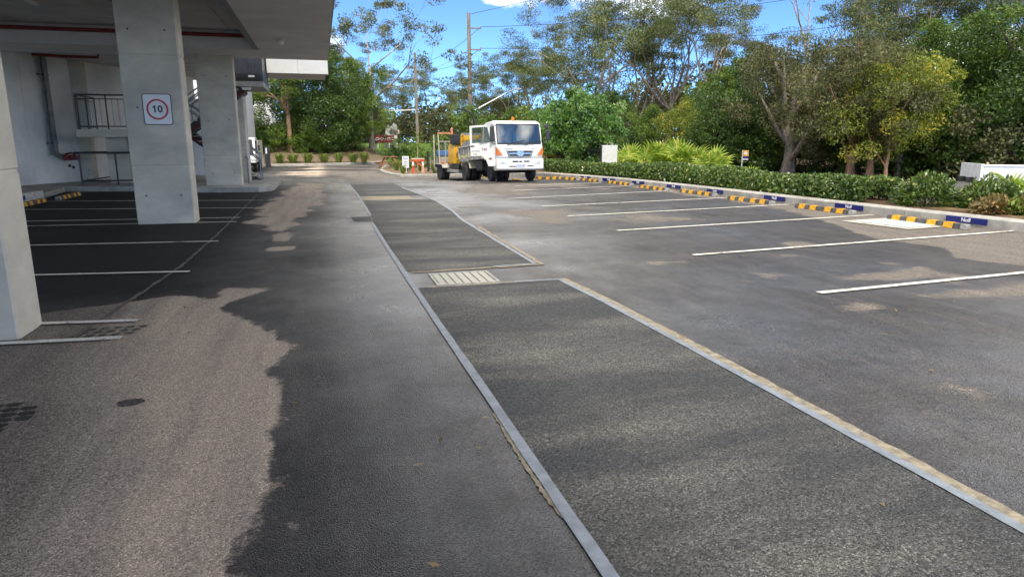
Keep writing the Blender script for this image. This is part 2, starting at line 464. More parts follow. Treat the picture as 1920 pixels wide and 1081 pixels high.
# ---- fresh patch asphalt: coarse black stone with dusty tan bands across it
def patch_mat():
    m = bpy.data.materials.new('fresh_patch_asphalt'); m.use_nodes = True
    t = m.node_tree; b = t.nodes['Principled BSDF']; L = t.links.new
    tc = nd(t, 'ShaderNodeTexCoord'); P = tc.outputs['Object']
    mp = nd(t, 'ShaderNodeMapping'); mp.inputs['Scale'].default_value = (0.45, 1.5, 1); mp.inputs['Rotation'].default_value = (0, 0, 0.15); L(P, mp.inputs['Vector'])
    n1 = nd(t, 'ShaderNodeTexNoise', Scale=0.95, Detail=7.0, Roughness=0.62); L(mp.outputs['Vector'], n1.inputs['Vector'])
    vor = nd(t, 'ShaderNodeTexVoronoi', Scale=125.0); L(P, vor.inputs['Vector'])
    sep = nd(t, 'ShaderNodeSeparateColor'); L(vor.outputs['Color'], sep.inputs['Color'])
    fine = nd(t, 'ShaderNodeTexNoise', Scale=70.0, Detail=3.0, Roughness=0.6); L(P, fine.inputs['Vector'])
    r1 = nd(t, 'ShaderNodeMapRange'); r1.inputs['From Min'].default_value = 0.42; r1.inputs['From Max'].default_value = 0.72; L(n1.outputs['Fac'], r1.inputs['Value'])
    r2 = nd(t, 'ShaderNodeMapRange'); r2.inputs['From Min'].default_value = 0.35; r2.inputs['From Max'].default_value = 0.65; r2.inputs['To Min'].default_value = 0.35; L(fine.outputs['Fac'], r2.inputs['Value'])
    mu = nd(t, 'ShaderNodeMath', operation='MULTIPLY'); L(r1.outputs['Result'], mu.inputs[0]); L(r2.outputs['Result'], mu.inputs[1])
    mx = nd(t, 'ShaderNodeMix', data_type='RGBA'); L(mu.outputs['Value'], mx.inputs['Factor'])
    mx.inputs['A'].default_value = (0.042, 0.044, 0.047, 1); mx.inputs['B'].default_value = (0.160, 0.154, 0.132, 1)
    r3 = nd(t, 'ShaderNodeMapRange'); r3.inputs['To Min'].default_value = 0.30; r3.inputs['To Max'].default_value = 1.75; L(sep.outputs['Red'], r3.inputs['Value'])
    vm = nd(t, 'ShaderNodeMix', data_type='RGBA', blend_type='MULTIPLY'); vm.inputs['Factor'].default_value = 1
    cc = nd(t, 'ShaderNodeCombineColor')
    r4 = nd(t, 'ShaderNodeMapRange'); r4.inputs['From Min'].default_value = 0.88; r4.inputs['From Max'].default_value = 0.92; r4.inputs['To Max'].default_value = 1.2; L(sep.outputs['Green'], r4.inputs['Value'])
    a4 = nd(t, 'ShaderNodeMath', operation='ADD'); L(r3.outputs['Result'], a4.inputs[0]); L(r4.outputs['Result'], a4.inputs[1])
    for k in ('Red', 'Green', 'Blue'): L(a4.outputs['Value'], cc.inputs[k])
    L(mx.outputs['Result'], vm.inputs['A']); L(cc.outputs['Color'], vm.inputs['B']); L(vm.outputs['Result'], b.inputs['Base Color'])
    b.inputs['Roughness'].default_value = 0.72; b.inputs['Specular IOR Level'].default_value = 0.35
    bp = nd(t, 'ShaderNodeBump', Strength=0.9, Distance=0.008)
    inv = nd(t, 'ShaderNodeMath', operation='MULTIPLY'); inv.inputs[1].default_value = -1; L(vor.outputs['Distance'], inv.inputs[0])
    L(inv.outputs['Value'], bp.inputs['Height']); L(bp.outputs['Normal'], b.inputs['Normal'])
    return m
PATCH = patch_mat()
TAPE = mat('bitumen_edge_tape', (0.215, 0.25, 0.295), rough=0.55, var=0.14, scale=9, bump=0.25, bscale=120)
SAND = mat('sandy_joint_fill', (0.30, 0.265, 0.20), rough=0.95, var=0.2, scale=14, bump=0.5, bscale=150)
CONC = mat('concrete_kerb', (0.40, 0.385, 0.345), rough=0.85, var=0.16, scale=2.6, bump=0.3, bscale=70)
PAINT = mat('road_paint_white', (0.72, 0.70, 0.64), rough=0.7, var=0.18, scale=9, bump=0.2, bscale=110)
PAINT_SHADE = mat('road_paint_shaded', (0.62, 0.61, 0.56), rough=0.7, var=0.22, scale=7, bump=0.2, bscale=110)  # darker copy of the line paint, shade put into its colour

def worn_paint(name, col, amount):
    m = bpy.data.materials.new(name); m.use_nodes = True
    t = m.node_tree; b = t.nodes['Principled BSDF']; L = t.links.new
    tc = nd(t, 'ShaderNodeTexCoord')
    n1 = nd(t, 'ShaderNodeTexNoise', Scale=26.0, Detail=6.0, Roughness=0.75); L(tc.outputs['Object'], n1.inputs['Vector'])
    n2 = nd(t, 'ShaderNodeTexNoise', Scale=1.6, Detail=4.0, Roughness=0.6); L(tc.outputs['Object'], n2.inputs['Vector'])
    ad = nd(t, 'ShaderNodeMath', operation='ADD'); L(n1.outputs['Fac'], ad.inputs[0])
    mu = nd(t, 'ShaderNodeMath', operation='MULTIPLY'); mu.inputs[1].default_value = 0.7; L(n2.outputs['Fac'], mu.inputs[0]); L(mu.outputs['Value'], ad.inputs[1])
    r = nd(t, 'ShaderNodeMapRange'); r.inputs['From Min'].default_value = 0.98 - amount; r.inputs['From Max'].default_value = 1.10 - amount; L(ad.outputs['Value'], r.inputs['Value'])
    mx = nd(t, 'ShaderNodeMix', data_type='RGBA'); mx.inputs['A'].default_value = col4(col); mx.inputs['B'].default_value = (0.16, 0.145, 0.13, 1); L(r.outputs['Result'], mx.inputs['Factor'])
    L(mx.outputs['Result'], b.inputs['Base Color']); b.inputs['Roughness'].default_value = 0.75
    bp = nd(t, 'ShaderNodeBump', Strength=0.4, Distance=0.004); L(n1.outputs['Fac'], bp.inputs['Height']); L(bp.outputs['Normal'], b.inputs['Normal'])
    MATS[name] = m; return m
PAINT = worn_paint('worn_road_paint', (0.74, 0.71, 0.64), 0.10)
PAINT_SHADE = worn_paint('worn_road_paint_lifted', (0.80, 0.77, 0.70), 0.08)  # same worn paint, brightened to make up for shade under the building
def sheet(name, poly, z, m, parent=None):
    """flat polygon laid on the car park surface"""
    V = [(x, y, float(gz(x, y)) + z) for x, y in poly]
    me = bpy.data.meshes.new(name); me.from_pydata(V, [], [tuple(range(len(V)))]); me.materials.append(m)
    return link(name, me, parent)
def ribbon(name, pts, w, z, m, parent=None, wv=0.0, seed=1, sub=0.25):
    """band of a given width along a polyline, edges slightly uneven"""
    pts = [Vector((p[0], p[1], 0)) for p in pts]
    dense = [pts[0]]
    for a, b_ in zip(pts[:-1], pts[1:]):
        n = max(1, int((b_ - a).length / sub))
        dense += [a.lerp(b_, k / n) for k in range(1, n + 1)]
    rr = random.Random(seed); V = []; F = []
    for i, p in enumerate(dense):
        d = (dense[min(i + 1, len(dense) - 1)] - dense[max(i - 1, 0)]).normalized(); s_ = Vector((-d.y, d.x, 0))
        w1 = w / 2 * (1 + wv * rr.uniform(-1, 1)); w2 = w / 2 * (1 + wv * rr.uniform(-1, 1))
        for q in (p + s_ * w1, p - s_ * w2): V.append((q.x, q.y, float(gz(q.x, q.y)) + z))
    for i in range(len(dense) - 1): F.append((2 * i, 2 * i + 1, 2 * i + 3, 2 * i + 2))
    me = bpy.data.meshes.new(name); me.from_pydata(V, [], F); me.materials.append(m)
    return link(name, me, parent)
def strip_sheet(name, left, right, z, m, parent=None):
    """surface between two polylines with matching stations"""
    V = []; F = []
    for a, b_ in zip(left, right):
        for p in (a, b_): V.append((p[0], p[1], float(gz(p[0], p[1])) + z))
    for i in range(len(left) - 1): F.append((2 * i, 2 * i + 1, 2 * i + 3, 2 * i + 2))
    me = bpy.data.meshes.new(name); me.from_pydata(V, [], F); me.materials.append(m)
    return link(name, me, parent)

trench = empty('trench_patch', (0, 0, 0), 0, 'long strip of fresh black asphalt edged with grey sealing tape', None, None, 'structure')
LE = [(0.98, -2), (0.98, 2.0), (0.97, 4), (0.95, 6.6), (0.96, 7.34)]
RE = [(2.72, -2), (2.72, 2.0), (2.70, 4), (2.68, 6), (2.60, 7.34)]
strip_sheet('fresh_asphalt', LE, RE, 0.006, PATCH, trench)
LE2 = [(0.96, 8.32), (0.94, 10.5), (0.93, 13.6), (0.97, 15), (1.0, 18), (1.02, 18.85)]
RE2 = [(2.62, 8.40), (2.66, 10.5), (2.70, 13.6), (2.82, 15), (2.90, 18), (2.86, 18.85)]
strip_sheet('fresh_asphalt', LE2, RE2, 0.006, PATCH, trench)
LE3 = [(1.02, 20.3), (1.0, 23), (0.98, 26.2)]
RE3 = [(2.80, 20.3), (2.66, 23), (2.60, 26.2)]
strip_sheet('fresh_asphalt', LE3, RE3, 0.006, PATCH, trench)
sheet('concrete_band', [(1.03, 18.9), (2.42, 18.7), (2.44, 20.15), (1.04, 20.3)], 0.006, SAND, trench)
sheet('concrete_apron', [(0.6, 27.2), (2.1, 27.0), (2.3, 31.0), (0.75, 31.4)], 0.006, mat('old_grey_patch', (0.20, 0.19, 0.175), rough=0.8, var=0.15, scale=3, bump=0.3), trench)
sheet('fresh_asphalt', [(0.58, 13.9), (0.93, 13.88), (0.95, 14.8), (0.54, 14.78)], 0.006, PATCH, trench)
ribbon('edge_tape', [(0.955, -2), (0.955, 2.0), (0.945, 3.9), (0.92, 6.6), (0.90, 9.5), (0.905, 13.6)], 0.06, 0.011, TAPE, trench, 0.10, 3)
ribbon('edge_tape', [(0.97, 15.0), (0.99, 18.0), (1.0, 21), (0.96, 25.9)], 0.06, 0.011, TAPE, trench, 0.14, 4)
ribbon('edge_tape', [(0.98, 14.86), (0.50, 14.86), (0.54, 13.84), (0.98, 13.84)], 0.05, 0.011, TAPE, trench, 0.1, 5)
ribbon('edge_tape', [(2.75, -2), (2.75, 2.0), (2.73, 4.0), (2.68, 6.2), (2.61, 7.36), (2.07, 7.37)], 0.06, 0.011, TAPE, trench, 0.10, 6)
ribbon('edge_tape', [(2.08, 8.37), (2.65, 8.42), (2.68, 10.5), (2.72, 13.6), (2.86, 15.4), (2.93, 18), (2.84, 20.5), (2.64, 23.7)], 0.06, 0.011, TAPE, trench, 0.12, 7)
ribbon('sand_fill', [(2.815, -2), (2.815, 2.0), (2.795, 4.0), (2.745, 6.2), (2.67, 7.40)], 0.085, 0.009, SAND, trench, 0.22, 8, 0.08)
ribbon('sand_fill', [(2.10, 8.31), (2.73, 8.36), (2.76, 10.5), (2.80, 12.5)], 0.07, 0.009, SAND, trench, 0.5, 9, 0.12)
ribbon('sand_fill', [(0.930, 2.5), (0.912, 2.7), (0.908, 2.9), (0.906, 3.3), (0.918, 3.7)], 0.026, 0.0055, SAND, trench, 0.55, 10, 0.02)
ribbon('sand_fill', [(1.0, 8.24), (1.6, 8.29), (2.08, 8.33)], 0.08, 0.009, SAND, trench, 0.4, 12, 0.1)
ribbon('sand_fill', [(1.05, 7.36), (1.5, 7.32), (2.06, 7.37)], 0.06, 0.009, SAND, trench, 0.7, 13, 0.1)

# the pit with its grated lid
pit = empty('pit_lid', (0, 0, 0), 0, 'galvanised pit grate of wide steel bars in the trench strip', 'grate')
pit.location = (1.545, 7.74, 0.0)
fr = MB()
for a, b_, c, d in [(-0.37, 0.37, 0.315, 0.35), (-0.37, 0.37, -0.35, -0.315), (-0.37, -0.335, -0.315, 0.315), (0.335, 0.37, -0.315, 0.315)]:
    fr.bb(a, b_, c, d, -0.02, 0.016)
GALV = mat('galvanised_dusty', (0.33, 0.33, 0.31), rough=0.6, metal=0.25, var=0.2, scale=11)
fr.build('frame', GALV, pit, bevel=0.002)
slat = MB().bb(-0.0405, 0.0405, -0.312, 0.312, -0.012, 0.012).mesh('slat', mat('dusty_tan_steel', (0.38, 0.365, 0.31), rough=0.75, var=0.3, scale=9, col2=(0.33, 0.33, 0.31)), bevel=0.004, seg=1)
for k in range(7):
    link('slat', slat, pit, (-0.285 + k * 0.095, 0, 0.0))
MB().bb(-0.33, 0.33, -0.312, 0.312, -0.03, -0.016).build('well', mat('pit_dark', (0.03, 0.03, 0.03), rough=0.9), pit)

# ---- painted bay lines
def pline(a, b_, w=0.09, m=PAINT, lab=None, seed=0):
    o = ribbon('bay_line', [a, b_], w, 0.012, m, None, 0.05, seed, 0.4)
    tag(o, lab, None, None, 'structure'); return o
RL = [((5.05, 5.93), (12.1, 6.55)), ((5.02, 8.47), (12.0, 9.28)), ((5.09, 11.22), (11.55, 12.15)), ((5.04, 13.69), (11.35, 14.75)),
      ((5.2, 15.95), (11.1, 17.0)), ((4.95, 18.35), (10.9, 19.9)), ((5.9, 21.3), (10.6, 22.4)), ((6.6, 23.4), (10.3, 24.4))]
for i, (a, b_) in enumerate(RL): pline(a, b_, 0.09, PAINT, 'white painted bay line on the open right side of the car park', i)
LLN = [((-1.67, 6.05), (-5.5, 6.35)), ((-1.67, 6.62), (-5.5, 7.15)), ((-1.65, 9.04), (-6.6, 9.75)), ((-1.67, 11.73), (-6.9, 12.3)), ((-1.69, 14.5), (-7.0, 14.95)),
       ((-1.72, 15.3), (-7.0, 15.85)), ((-1.64, 17.45), (-7.1, 18.5)), ((-1.59, 19.63), (-7.1, 20.8))]
for i, (a, b_) in enumerate(LLN): pline(a, b_, 0.085, PAINT_SHADE, 'white painted bay line under the raised building', 20 + i)
o = ribbon('asphalt_seam', [(-2.06, 6.2), (-1.95, 7.6), (-1.83, 9.46), (-1.80, 12.5), (-1.83, 15.38), (-1.9, 21.8)], 0.045, 0.0075, mat('seam_dust', (0.15, 0.13, 0.115), rough=0.9, var=0.3, scale=20), None, 0.6, 40, 0.12)
tag(o, 'thin dusty seam in the asphalt crossing the left bays', None, None, 'structure')
# pale blue painted square in the last bay
o = sheet('painted_pad', [(10.05, 11.38), (10.28, 9.95), (11.78, 10.15), (11.62, 11.62)], 0.012, mat('pad_cream_edge', (0.50, 0.47, 0.38), rough=0.7, var=0.15, scale=8))
tag(o, 'cream edge of the pale blue painted pad under a wheel stop', None, None, 'structure')
o = sheet('painted_pad', [(10.28, 11.28), (10.46, 10.12), (11.62, 10.28), (11.48, 11.46)], 0.017, mat('pad_pale_blue', (0.46, 0.54, 0.54), rough=0.65, var=0.12, scale=8))
tag(o, 'pale blue painted pad under a wheel stop', None, None, 'structure')
# ---- wide ground, garden beds, kerbs
def bed_mat(name, a, b_, c, s1=1.1, s2=9.0):
    m = bpy.data.materials.new(name); m.use_nodes = True
    t = m.node_tree; b = t.nodes['Principled BSDF']; L = t.links.new
    tc = nd(t, 'ShaderNodeTexCoord')
    n1 = nd(t, 'ShaderNodeTexNoise', Scale=s1, Detail=6.0, Roughness=0.65); L(tc.outputs['Object'], n1.inputs['Vector'])
    n2 = nd(t, 'ShaderNodeTexNoise', Scale=s2, Detail=6.0, Roughness=0.7); L(tc.outputs['Object'], n2.inputs['Vector'])
    m1 = nd(t, 'ShaderNodeMix', data_type='RGBA'); m1.inputs['A'].default_value = col4(a); m1.inputs['B'].default_value = col4(b_)
    r1 = nd(t, 'ShaderNodeMapRange'); r1.inputs['From Min'].default_value = 0.38; r1.inputs['From Max'].default_value = 0.62; L(n2.outputs['Fac'], r1.inputs['Value']); L(r1.outputs['Result'], m1.inputs['Factor'])
    m2 = nd(t, 'ShaderNodeMix', data_type='RGBA'); L(m1.outputs['Result'], m2.inputs['A']); m2.inputs['B'].default_value = col4(c)
    r2 = nd(t, 'ShaderNodeMapRange'); r2.inputs['From Min'].default_value = 0.48; r2.inputs['From Max'].default_value = 0.62; L(n1.outputs['Fac'], r2.inputs['Value']); L(r2.outputs['Result'], m2.inputs['Factor'])
    L(m2.outputs['Result'], b.inputs['Base Color']); b.inputs['Roughness'].default_value = 0.95; b.inputs['Specular IOR Level'].default_value = 0.15
    bp = nd(t, 'ShaderNodeBump', Strength=0.8, Distance=0.05); L(n2.outputs['Fac'], bp.inputs['Height']); L(bp.outputs['Normal'], b.inputs['Normal'])
    return m
MULCH = bed_mat('mulch', (0.12, 0.075, 0.045), (0.055, 0.038, 0.026), (0.19, 0.135, 0.08))
LAWN = bed_mat('lawn', (0.085, 0.16, 0.022), (0.055, 0.115, 0.016), (0.11, 0.165, 0.035), 0.5, 14)
SANDY = bed_mat('sandy_bed', (0.25, 0.20, 0.13), (0.16, 0.12, 0.075), (0.20, 0.15, 0.095))
LITTER = bed_mat('leaf_litter', (0.06, 0.05, 0.03), (0.035, 0.04, 0.018), (0.10, 0.075, 0.045), 0.3, 5)
me = bpy.data.meshes.new('ground'); S = 900
me.from_pydata([(-S, -S, -0.75), (S, -S, -0.75), (S, S, -0.75), (-S, S, -0.75)], [], [(0, 1, 2, 3)]); me.materials.append(LITTER)
tag(link('ground', me), 'wide ground sheet under leaf litter reaching to the horizon', None, None, 'structure')

def bank(name, line, offs, heights, m, seed, amp=0.08, lab=None):
    """raised ground that starts at a polyline and runs away in the direction of offs(i)"""
    V = []; F = []; n = len(offs)
    for (x, y, ux, uy) in line:
        for k, (o_, h) in enumerate(zip(offs, heights)):
            X = x + ux * o_; Y = y + uy * o_
            V.append((X, Y, h + (amp * (float(vnoise(X, Y, 2.0, seed)) - 0.5) if k > 1 else 0)))
    for i in range(len(line) - 1):
        for k in range(n - 1):
            F.append((i * n + k, i * n + k + 1, (i + 1) * n + k + 1, (i + 1) * n + k))
    me = bpy.data.meshes.new(name); me.from_pydata(V, [], F); me.materials.append(m)
    bm = bmesh.new(); bm.from_mesh(me); bmesh.ops.recalc_face_normals(bm, faces=bm.faces)
    if sum(f.normal.z for f in bm.faces) < 0: bmesh.ops.reverse_faces(bm, faces=bm.faces)
    bm.to_mesh(me); bm.free()
    return tag(link(name, me), lab, None, None, 'structure')

KR = [(13.2, -2), (12.7, 2), (12.35, 5), (11.95, 9.0), (11.72, 11.5), (11.55, 14), (11.42, 16.5), (11.30, 19), (11.12, 21.5), (10.85, 24), (10.4, 26.2), (9.9, 27.8), (9.75, 30), (9.7, 33), (9.6, 36)]
def resample(pts, st):
    out = [pts[0]]; acc = 0
    for a, b_ in zip(pts[:-1], pts[1:]):
        L_ = math.hypot(b_[0] - a[0], b_[1] - a[1]); n = max(1, round(L_ / st))
        out += [(a[0] + (b_[0] - a[0]) * k / n, a[1] + (b_[1] - a[1]) * k / n) for k in range(1, n + 1)]
    return out
def kerb(name, pts, wdt, h, lab, side=1, zf=gz, seglen=2.4, top=0.035):
    """concrete kerb, one child per cast length, with open joints between"""
    root = empty(name, (pts[0][0], pts[0][1], 0), 0, lab, None, None, 'structure')
    P_ = resample(pts, seglen); ox, oy = pts[0]
    for a, b_ in zip(P_[:-1], P_[1:]):
        A = Vector((a[0], a[1], 0)); B = Vector((b_[0], b_[1], 0)); d = (B - A).normalized(); s_ = Vector((d.y, -d.x, 0)) * side
        A = A + d * 0.006; B = B - d * 0.006
        V = []; 
        for q in (A, B):
            z = float(zf(q.x, q.y))
            for (o_, hz) in ((0, -0.08), (0.0, h - 0.03), (top, h), (wdt - 0.02, h), (wdt, h - 0.02), (wdt, -0.08)):
                p = q + s_ * o_; V.append((p.x - ox, p.y - oy, z + hz))
        F = [(0, 1, 2, 3, 4, 5), (11, 10, 9, 8, 7, 6)] + [(k, (k + 1) % 6, 6 + (k + 1) % 6, 6 + k) for k in range(6)]
        MB().add(V, F).build('kerb_segment', CONC, root, bevel=0.006, seg=1)
    return root
kerb('kerb', KR, 0.32, 0.20, 'pale concrete kerb along the hedge on the right')
line = []
KR2 = resample(KR, 1.2)
for i, p in enumerate(KR2):
    line.append((p[0] + 0.30, p[1], 1.0, 0.12))
bank('garden_bed', line, [0, 0.4, 1.2, 3, 6, 12, 30, 120], [0.17, 0.20, 0.20, 0.05, -0.25, -0.45, -0.45, -0.45], MULCH, 3, 0.10, 'mulched bed behind the right kerb')

# far kerb and the mulched bank behind it
KF = [(-14, 52.6), (-9, 53.2), (-4.2, 54.0), (-1, 54.9), (2.2, 56.2), (4.2, 58.2), (5.6, 61.5)]
kerb('kerb', KF, 0.25, 0.16, 'sandy concrete kerb at the far edge of the car park', side=-1, seglen=3.0)
line = []
for i, p in enumerate(resample(KF, 1.0)): line.append((p[0], p[1] + 0.2, -0.1, 1.0))
bank('garden_bed', line, [0, 0.5, 1.5, 3.5, 7, 12], [-0.17, -0.12, 0.0, 0.35, 0.8, 1.0], SANDY, 5, 0.12, 'sandy bed with grass tufts behind the far kerb')
line = [(x, 58.5 + 0.12 * max(x, 0), 0, 1.0) for x in np.arange(-60, 5, 2.0)]
bank('mulch_bank', line, [0, 2, 4, 8, 16, 40, 140], [-0.35, 0.55, 0.95, 1.1, 1.2, 1.4, 1.4], MULCH, 6, 0.2, 'brown mulch bank rising under the far trees')
line = [(x, 60.0, 0, 1.0) for x in np.arange(4.6, 40, 2.0)]
bank('lawn', line, [0, 3, 8, 14, 20, 26], [-0.35, -0.05, 0.2, 0.6, 1.0, 1.25], LAWN, 7, 0.1, 'green lawn sloping up beyond the entrance')

# entrance island between the drive and the truck
KI = [(9.9, 37.2), (7.0, 36.7), (4.9, 36.2), (4.05, 36.6), (3.65, 38.2), (3.45, 41.0), (3.5, 44.0), (4.4, 50), (6.5, 58)]
kerb('kerb', KI, 0.22, 0.14, 'low kerb round the entrance garden island', side=1, seglen=2.0)
V = [(10.0, 37.4), (7.0, 36.9), (4.95, 36.4), (4.2, 36.75), (3.85, 38.3), (3.65, 41.0), (3.7, 44.0), (4.6, 50), (6.6, 58), (6.7, 62), (40, 62), (40, 37.4)]
me = bpy.data.meshes.new('garden_bed'); me.from_pydata([(x, y, -0.19 + 0.006 * (y - 37)) for x, y in V], [], [tuple(range(len(V)))]); me.materials.append(SANDY)
tag(link('garden_bed', me), 'dry sandy garden island beside the entrance drive', None, None, 'structure')

# damp tyre print and oil spot on the dry tongue
DAMP = mat('damp_stain', (0.035, 0.032, 0.029), rough=0.6, var=0.3, scale=30, spec=0.3)
DAMP2 = mat('damp_stain_faint', (0.11, 0.10, 0.09), rough=0.7, var=0.3, scale=30, spec=0.3)
def blot(cx_, cy_, rx_, ry_, rz, seed, n=14):
    rr = random.Random(seed); P_ = []
    for k in range(n):
        a = 2 * PI * k / n; q = 1 + rr.uniform(-0.16, 0.16)
        x, y = rx_ * q * math.copysign(abs(math.cos(a)) ** 0.7, math.cos(a)), ry_ * q * math.copysign(abs(math.sin(a)) ** 0.7, math.sin(a))
        P_.append((cx_ + x * math.cos(rz) - y * math.sin(rz), cy_ + x * math.sin(rz) + y * math.cos(rz)))
    return P_
tp = empty('tyre_print', (0, 0, 0), 0, 'damp block pattern tyre print at the left edge of the asphalt', None, None, 'structure')
k = 0
for j in range(6):
    for i in range(3):
        if (i, j) in ((2, 0), (2, 4), (2, 5), (0, 5)): continue
        sheet('tread_mark', blot(-2.02 + i * 0.105 + 0.012 * j, 4.62 - j * 0.085, 0.046, 0.030, -0.1, k), 0.006, DAMP, tp); k += 1
o = sheet('oil_spot', blot(-1.23, 4.47, 0.075, 0.055, 0.1, 77, 22), 0.006, DAMP2); tag(o, 'small dark oil spot on the dry asphalt', None, None, 'structure')
tp = empty('tyre_print', (0, 0, 0), 0, 'damp block pattern tyre print between the two bay lines', None, None, 'structure')
for j in range(3):
    for i in range(5):
        sheet('tread_mark', blot(-2.05 + i * 0.10 + 0.03 * j, 6.20 + j * 0.11, 0.034, 0.026, 0.1, 100 + 5 * j + i), 0.006, DAMP2, tp)
# ================================================================== RAISED BUILDING (left)
COLC = mat('column_concrete', (0.55, 0.51, 0.43), rough=0.8, var=0.10, scale=1.2, bump=0.15, bscale=40, stretch=(1, 1, 1.8))
SOFF = mat('soffit_paint', (0.60, 0.60, 0.60), rough=0.7, var=0.07, scale=0.8)
CEIL = mat('ceiling_grey', (0.47, 0.46, 0.45), rough=0.8, var=0.10, scale=0.9)
WALLW = mat('precast_white', (0.80, 0.80, 0.80), rough=0.75, var=0.10, scale=0.7, bump=0.1, bscale=25)
FASC = mat('fascia_white', (0.56, 0.56, 0.545), rough=0.5, var=0.04, scale=1.5)
NAVY = mat('navy_cladding', (0.030, 0.034, 0.050), rough=0.35, var=0.15, scale=3)
STEEL = mat('rail_steel', (0.26, 0.29, 0.31), rough=0.45, metal=0.5, var=0.12, scale=8)
RAILD = mat('rail_dark', (0.055, 0.060, 0.068), rough=0.45, metal=0.3, var=0.15, scale=8)
REDP = mat('fire_pipe_red', (0.20, 0.020, 0.018), rough=0.45, var=0.15, scale=6)
ZS = 4.22
bld = empty('office_building', (-3, 10, 0), 0, 'raised grey concrete building with bays and columns underneath', 'building')
bl = Vector((-3, 10, 0))
def bpart(name, mb, m, bevel=0.0, parent=None, seg=1):
    o = mb.build(name, m, parent or bld, bevel=bevel, seg=seg); 
    o.location = o.location - bl if (parent is None) else o.location
    return o
# columns cast in lifts, thin recessed joint between lifts
def column(x0, x1, y0, y1, z0, z1, lifts, name='column'):
    mb = MB(); e = 0.012; zs = [z0] + lifts + [z1]
    for a, b_ in zip(zs[:-1], zs[1:]): mb.bb(x0, x1, y0, y1, a + (0.006 if a != z0 else 0), b_ - (0.006 if b_ != z1 else 0))
    o = bpart(name, mb, COLC, bevel=0.018)
    if x1 < -2 and z1 > 4:
        for (fx, fz) in ((0.2, 0.55), (0.8, 0.55), (0.22, 2.2), (0.78, 2.25), (0.2, 3.6), (0.8, 3.6)):
            bpart('tie_hole', MB().lathe([(0.018, y0 - 0.002), (0.018, y0 + 0.01)], (x0 + (x1 - x0) * fx, 0, fz), 'y', 8), MATS.get('tie_dark') or mat('tie_dark', (0.06, 0.058, 0.052), rough=0.9))
    c = bpart('joint_core', MB().bb(x0 + e, x1 - e, y0 + e, y1 - e, z0 + 0.01, z1 - 0.01), COLC); return o
column(-3.50, -2.48, 6.26, 6.76, -0.05, ZS + 0.4, [1.35, 3.0])
column(-3.50, -2.47, 14.60, 15.14, -0.05, ZS + 0.4, [1.12, 3.15])
column(-3.66, -2.55, 24.22, 24.72, 0.14, ZS + 0.05, [1.1, 3.3])
column(-3.50, -2.52, 26.4, 27.3, 0.14, 3.38, [1.5])
column(-8.75, -8.0, 28.2, 28.7, 0.14, ZS + 0.2, [2.1])
column(-7.05, -6.42, 26.5, 27.1, 0.14, 1.7, [1.0])
# lower soffit in formwork strips along the edge
for k in range(13):
    y1 = 24.75 - k * 2.4
    bpart('soffit_panel', MB().bb(-1.58, 0.40, y1 - 2.394, y1, ZS, ZS + 0.30), SOFF)
for k in range(5):
    x1 = -1.586 - k * 2.6
    bpart('soffit_panel', MB().bb(x1 - 2.594, x1, 22.5, 24.75, ZS + 0.001, ZS + 0.52), SOFF)
bpart('edge_fascia', MB().bb(0.402, 0.43, -6.45, 24.78, ZS - 0.004, 4.92), mat('fascia_grey', (0.42, 0.43, 0.45), rough=0.5, var=0.05))
bpart('ceiling_slab', MB().bb(-15, 0.40, -6.45, 24.75, 4.75, 4.90), CEIL)
bpart('edge_beam', MB().bb(-1.76, -1.585, -6.4, 22.49, ZS + 0.03, 4.748), mat('beam_dark_steel', (0.16, 0.17, 0.19), rough=0.55, var=0.1))
bpart('ceiling_joint', MB().bb(-2.42, -2.36, -6.3, 22.4, 4.728, 4.749), CEIL)
for x in (-5.1, -7.7, -10.3):
    bpart('ceiling_joint', MB().bb(x, x + 0.05, -6.3, 22.4, 4.735, 4.749), CEIL)
bpart('rear_slab', MB().bb(-15, -3.9, 24.76, 36, 4.36, 4.85), CEIL)
bpart('roof_fascia', MB().bb(-1.70, -0.62, 27.0, 27.3, 3.98, 4.95), FASC)
bpart('roof_fascia', MB().bb(-0.612, 0.44, 27.0, 27.3, 3.98, 4.95), FASC)
bpart('roof_slab', MB().bb(-14, 0.42, 27.31, 36, 4.5, 4.95), CEIL)
# long precast side wall in panels
w0 = Vector((-9.5, 25.9)); wd = Vector((0.4356, 0.9001)); wn_ = Vector((0.9001, -0.4356))
for k in range(-4, 4):
    s0 = 0.55 + k * 2.25; s1 = s0 + 2.242
    a = w0 + wd * s0; b_ = w0 + wd * s1; c = b_ - wn_ * 0.18; d = a - wn_ * 0.18
    bpart('wall_panel', MB().prism([(a.x, a.y), (b_.x, b_.y), (c.x, c.y), (d.x, d.y)], 'z', -0.05, 4.9), WALLW, bevel=0.008)
a = w0 + wd * 9.6
bpart('rear_wall', MB().bb(-8.0, -3.4, 31.9, 32.1, 0.1, 3.3), WALLW)
# plinth under wall, columns and stair
pl = [(-3.86, 23.95), (-3.86, 23.2), (-1.95, 22.85), (-1.62, 23.15), (-1.52, 23.9), (-1.52, 28.3), (-3.4, 33), (-12, 33), (-14, 22), (-8.0, 18.4), (-7.62, 18.4), (-7.62, 22.4), (-7.9, 24.7)]
o = MB().prism(pl, 'z', -0.12, 0.15).build('footpath_plinth', CONC, None, bevel=0.015); tag(o, 'raised concrete footpath under the building and round the columns', None, None, 'structure')
o = MB().prism([(-3.80, 23.26), (-1.97, 22.92), (-1.70, 23.17), (-1.60, 23.92), (-1.60, 24.1), (-3.80, 24.1)], 'z', 0.152, 0.157).build('footpath_cap', mat('concrete_trowelled', (0.50, 0.485, 0.44), rough=0.8, var=0.12, scale=3), None)
tag(o, 'pale trowelled concrete island in front of the column', None, None, 'structure')

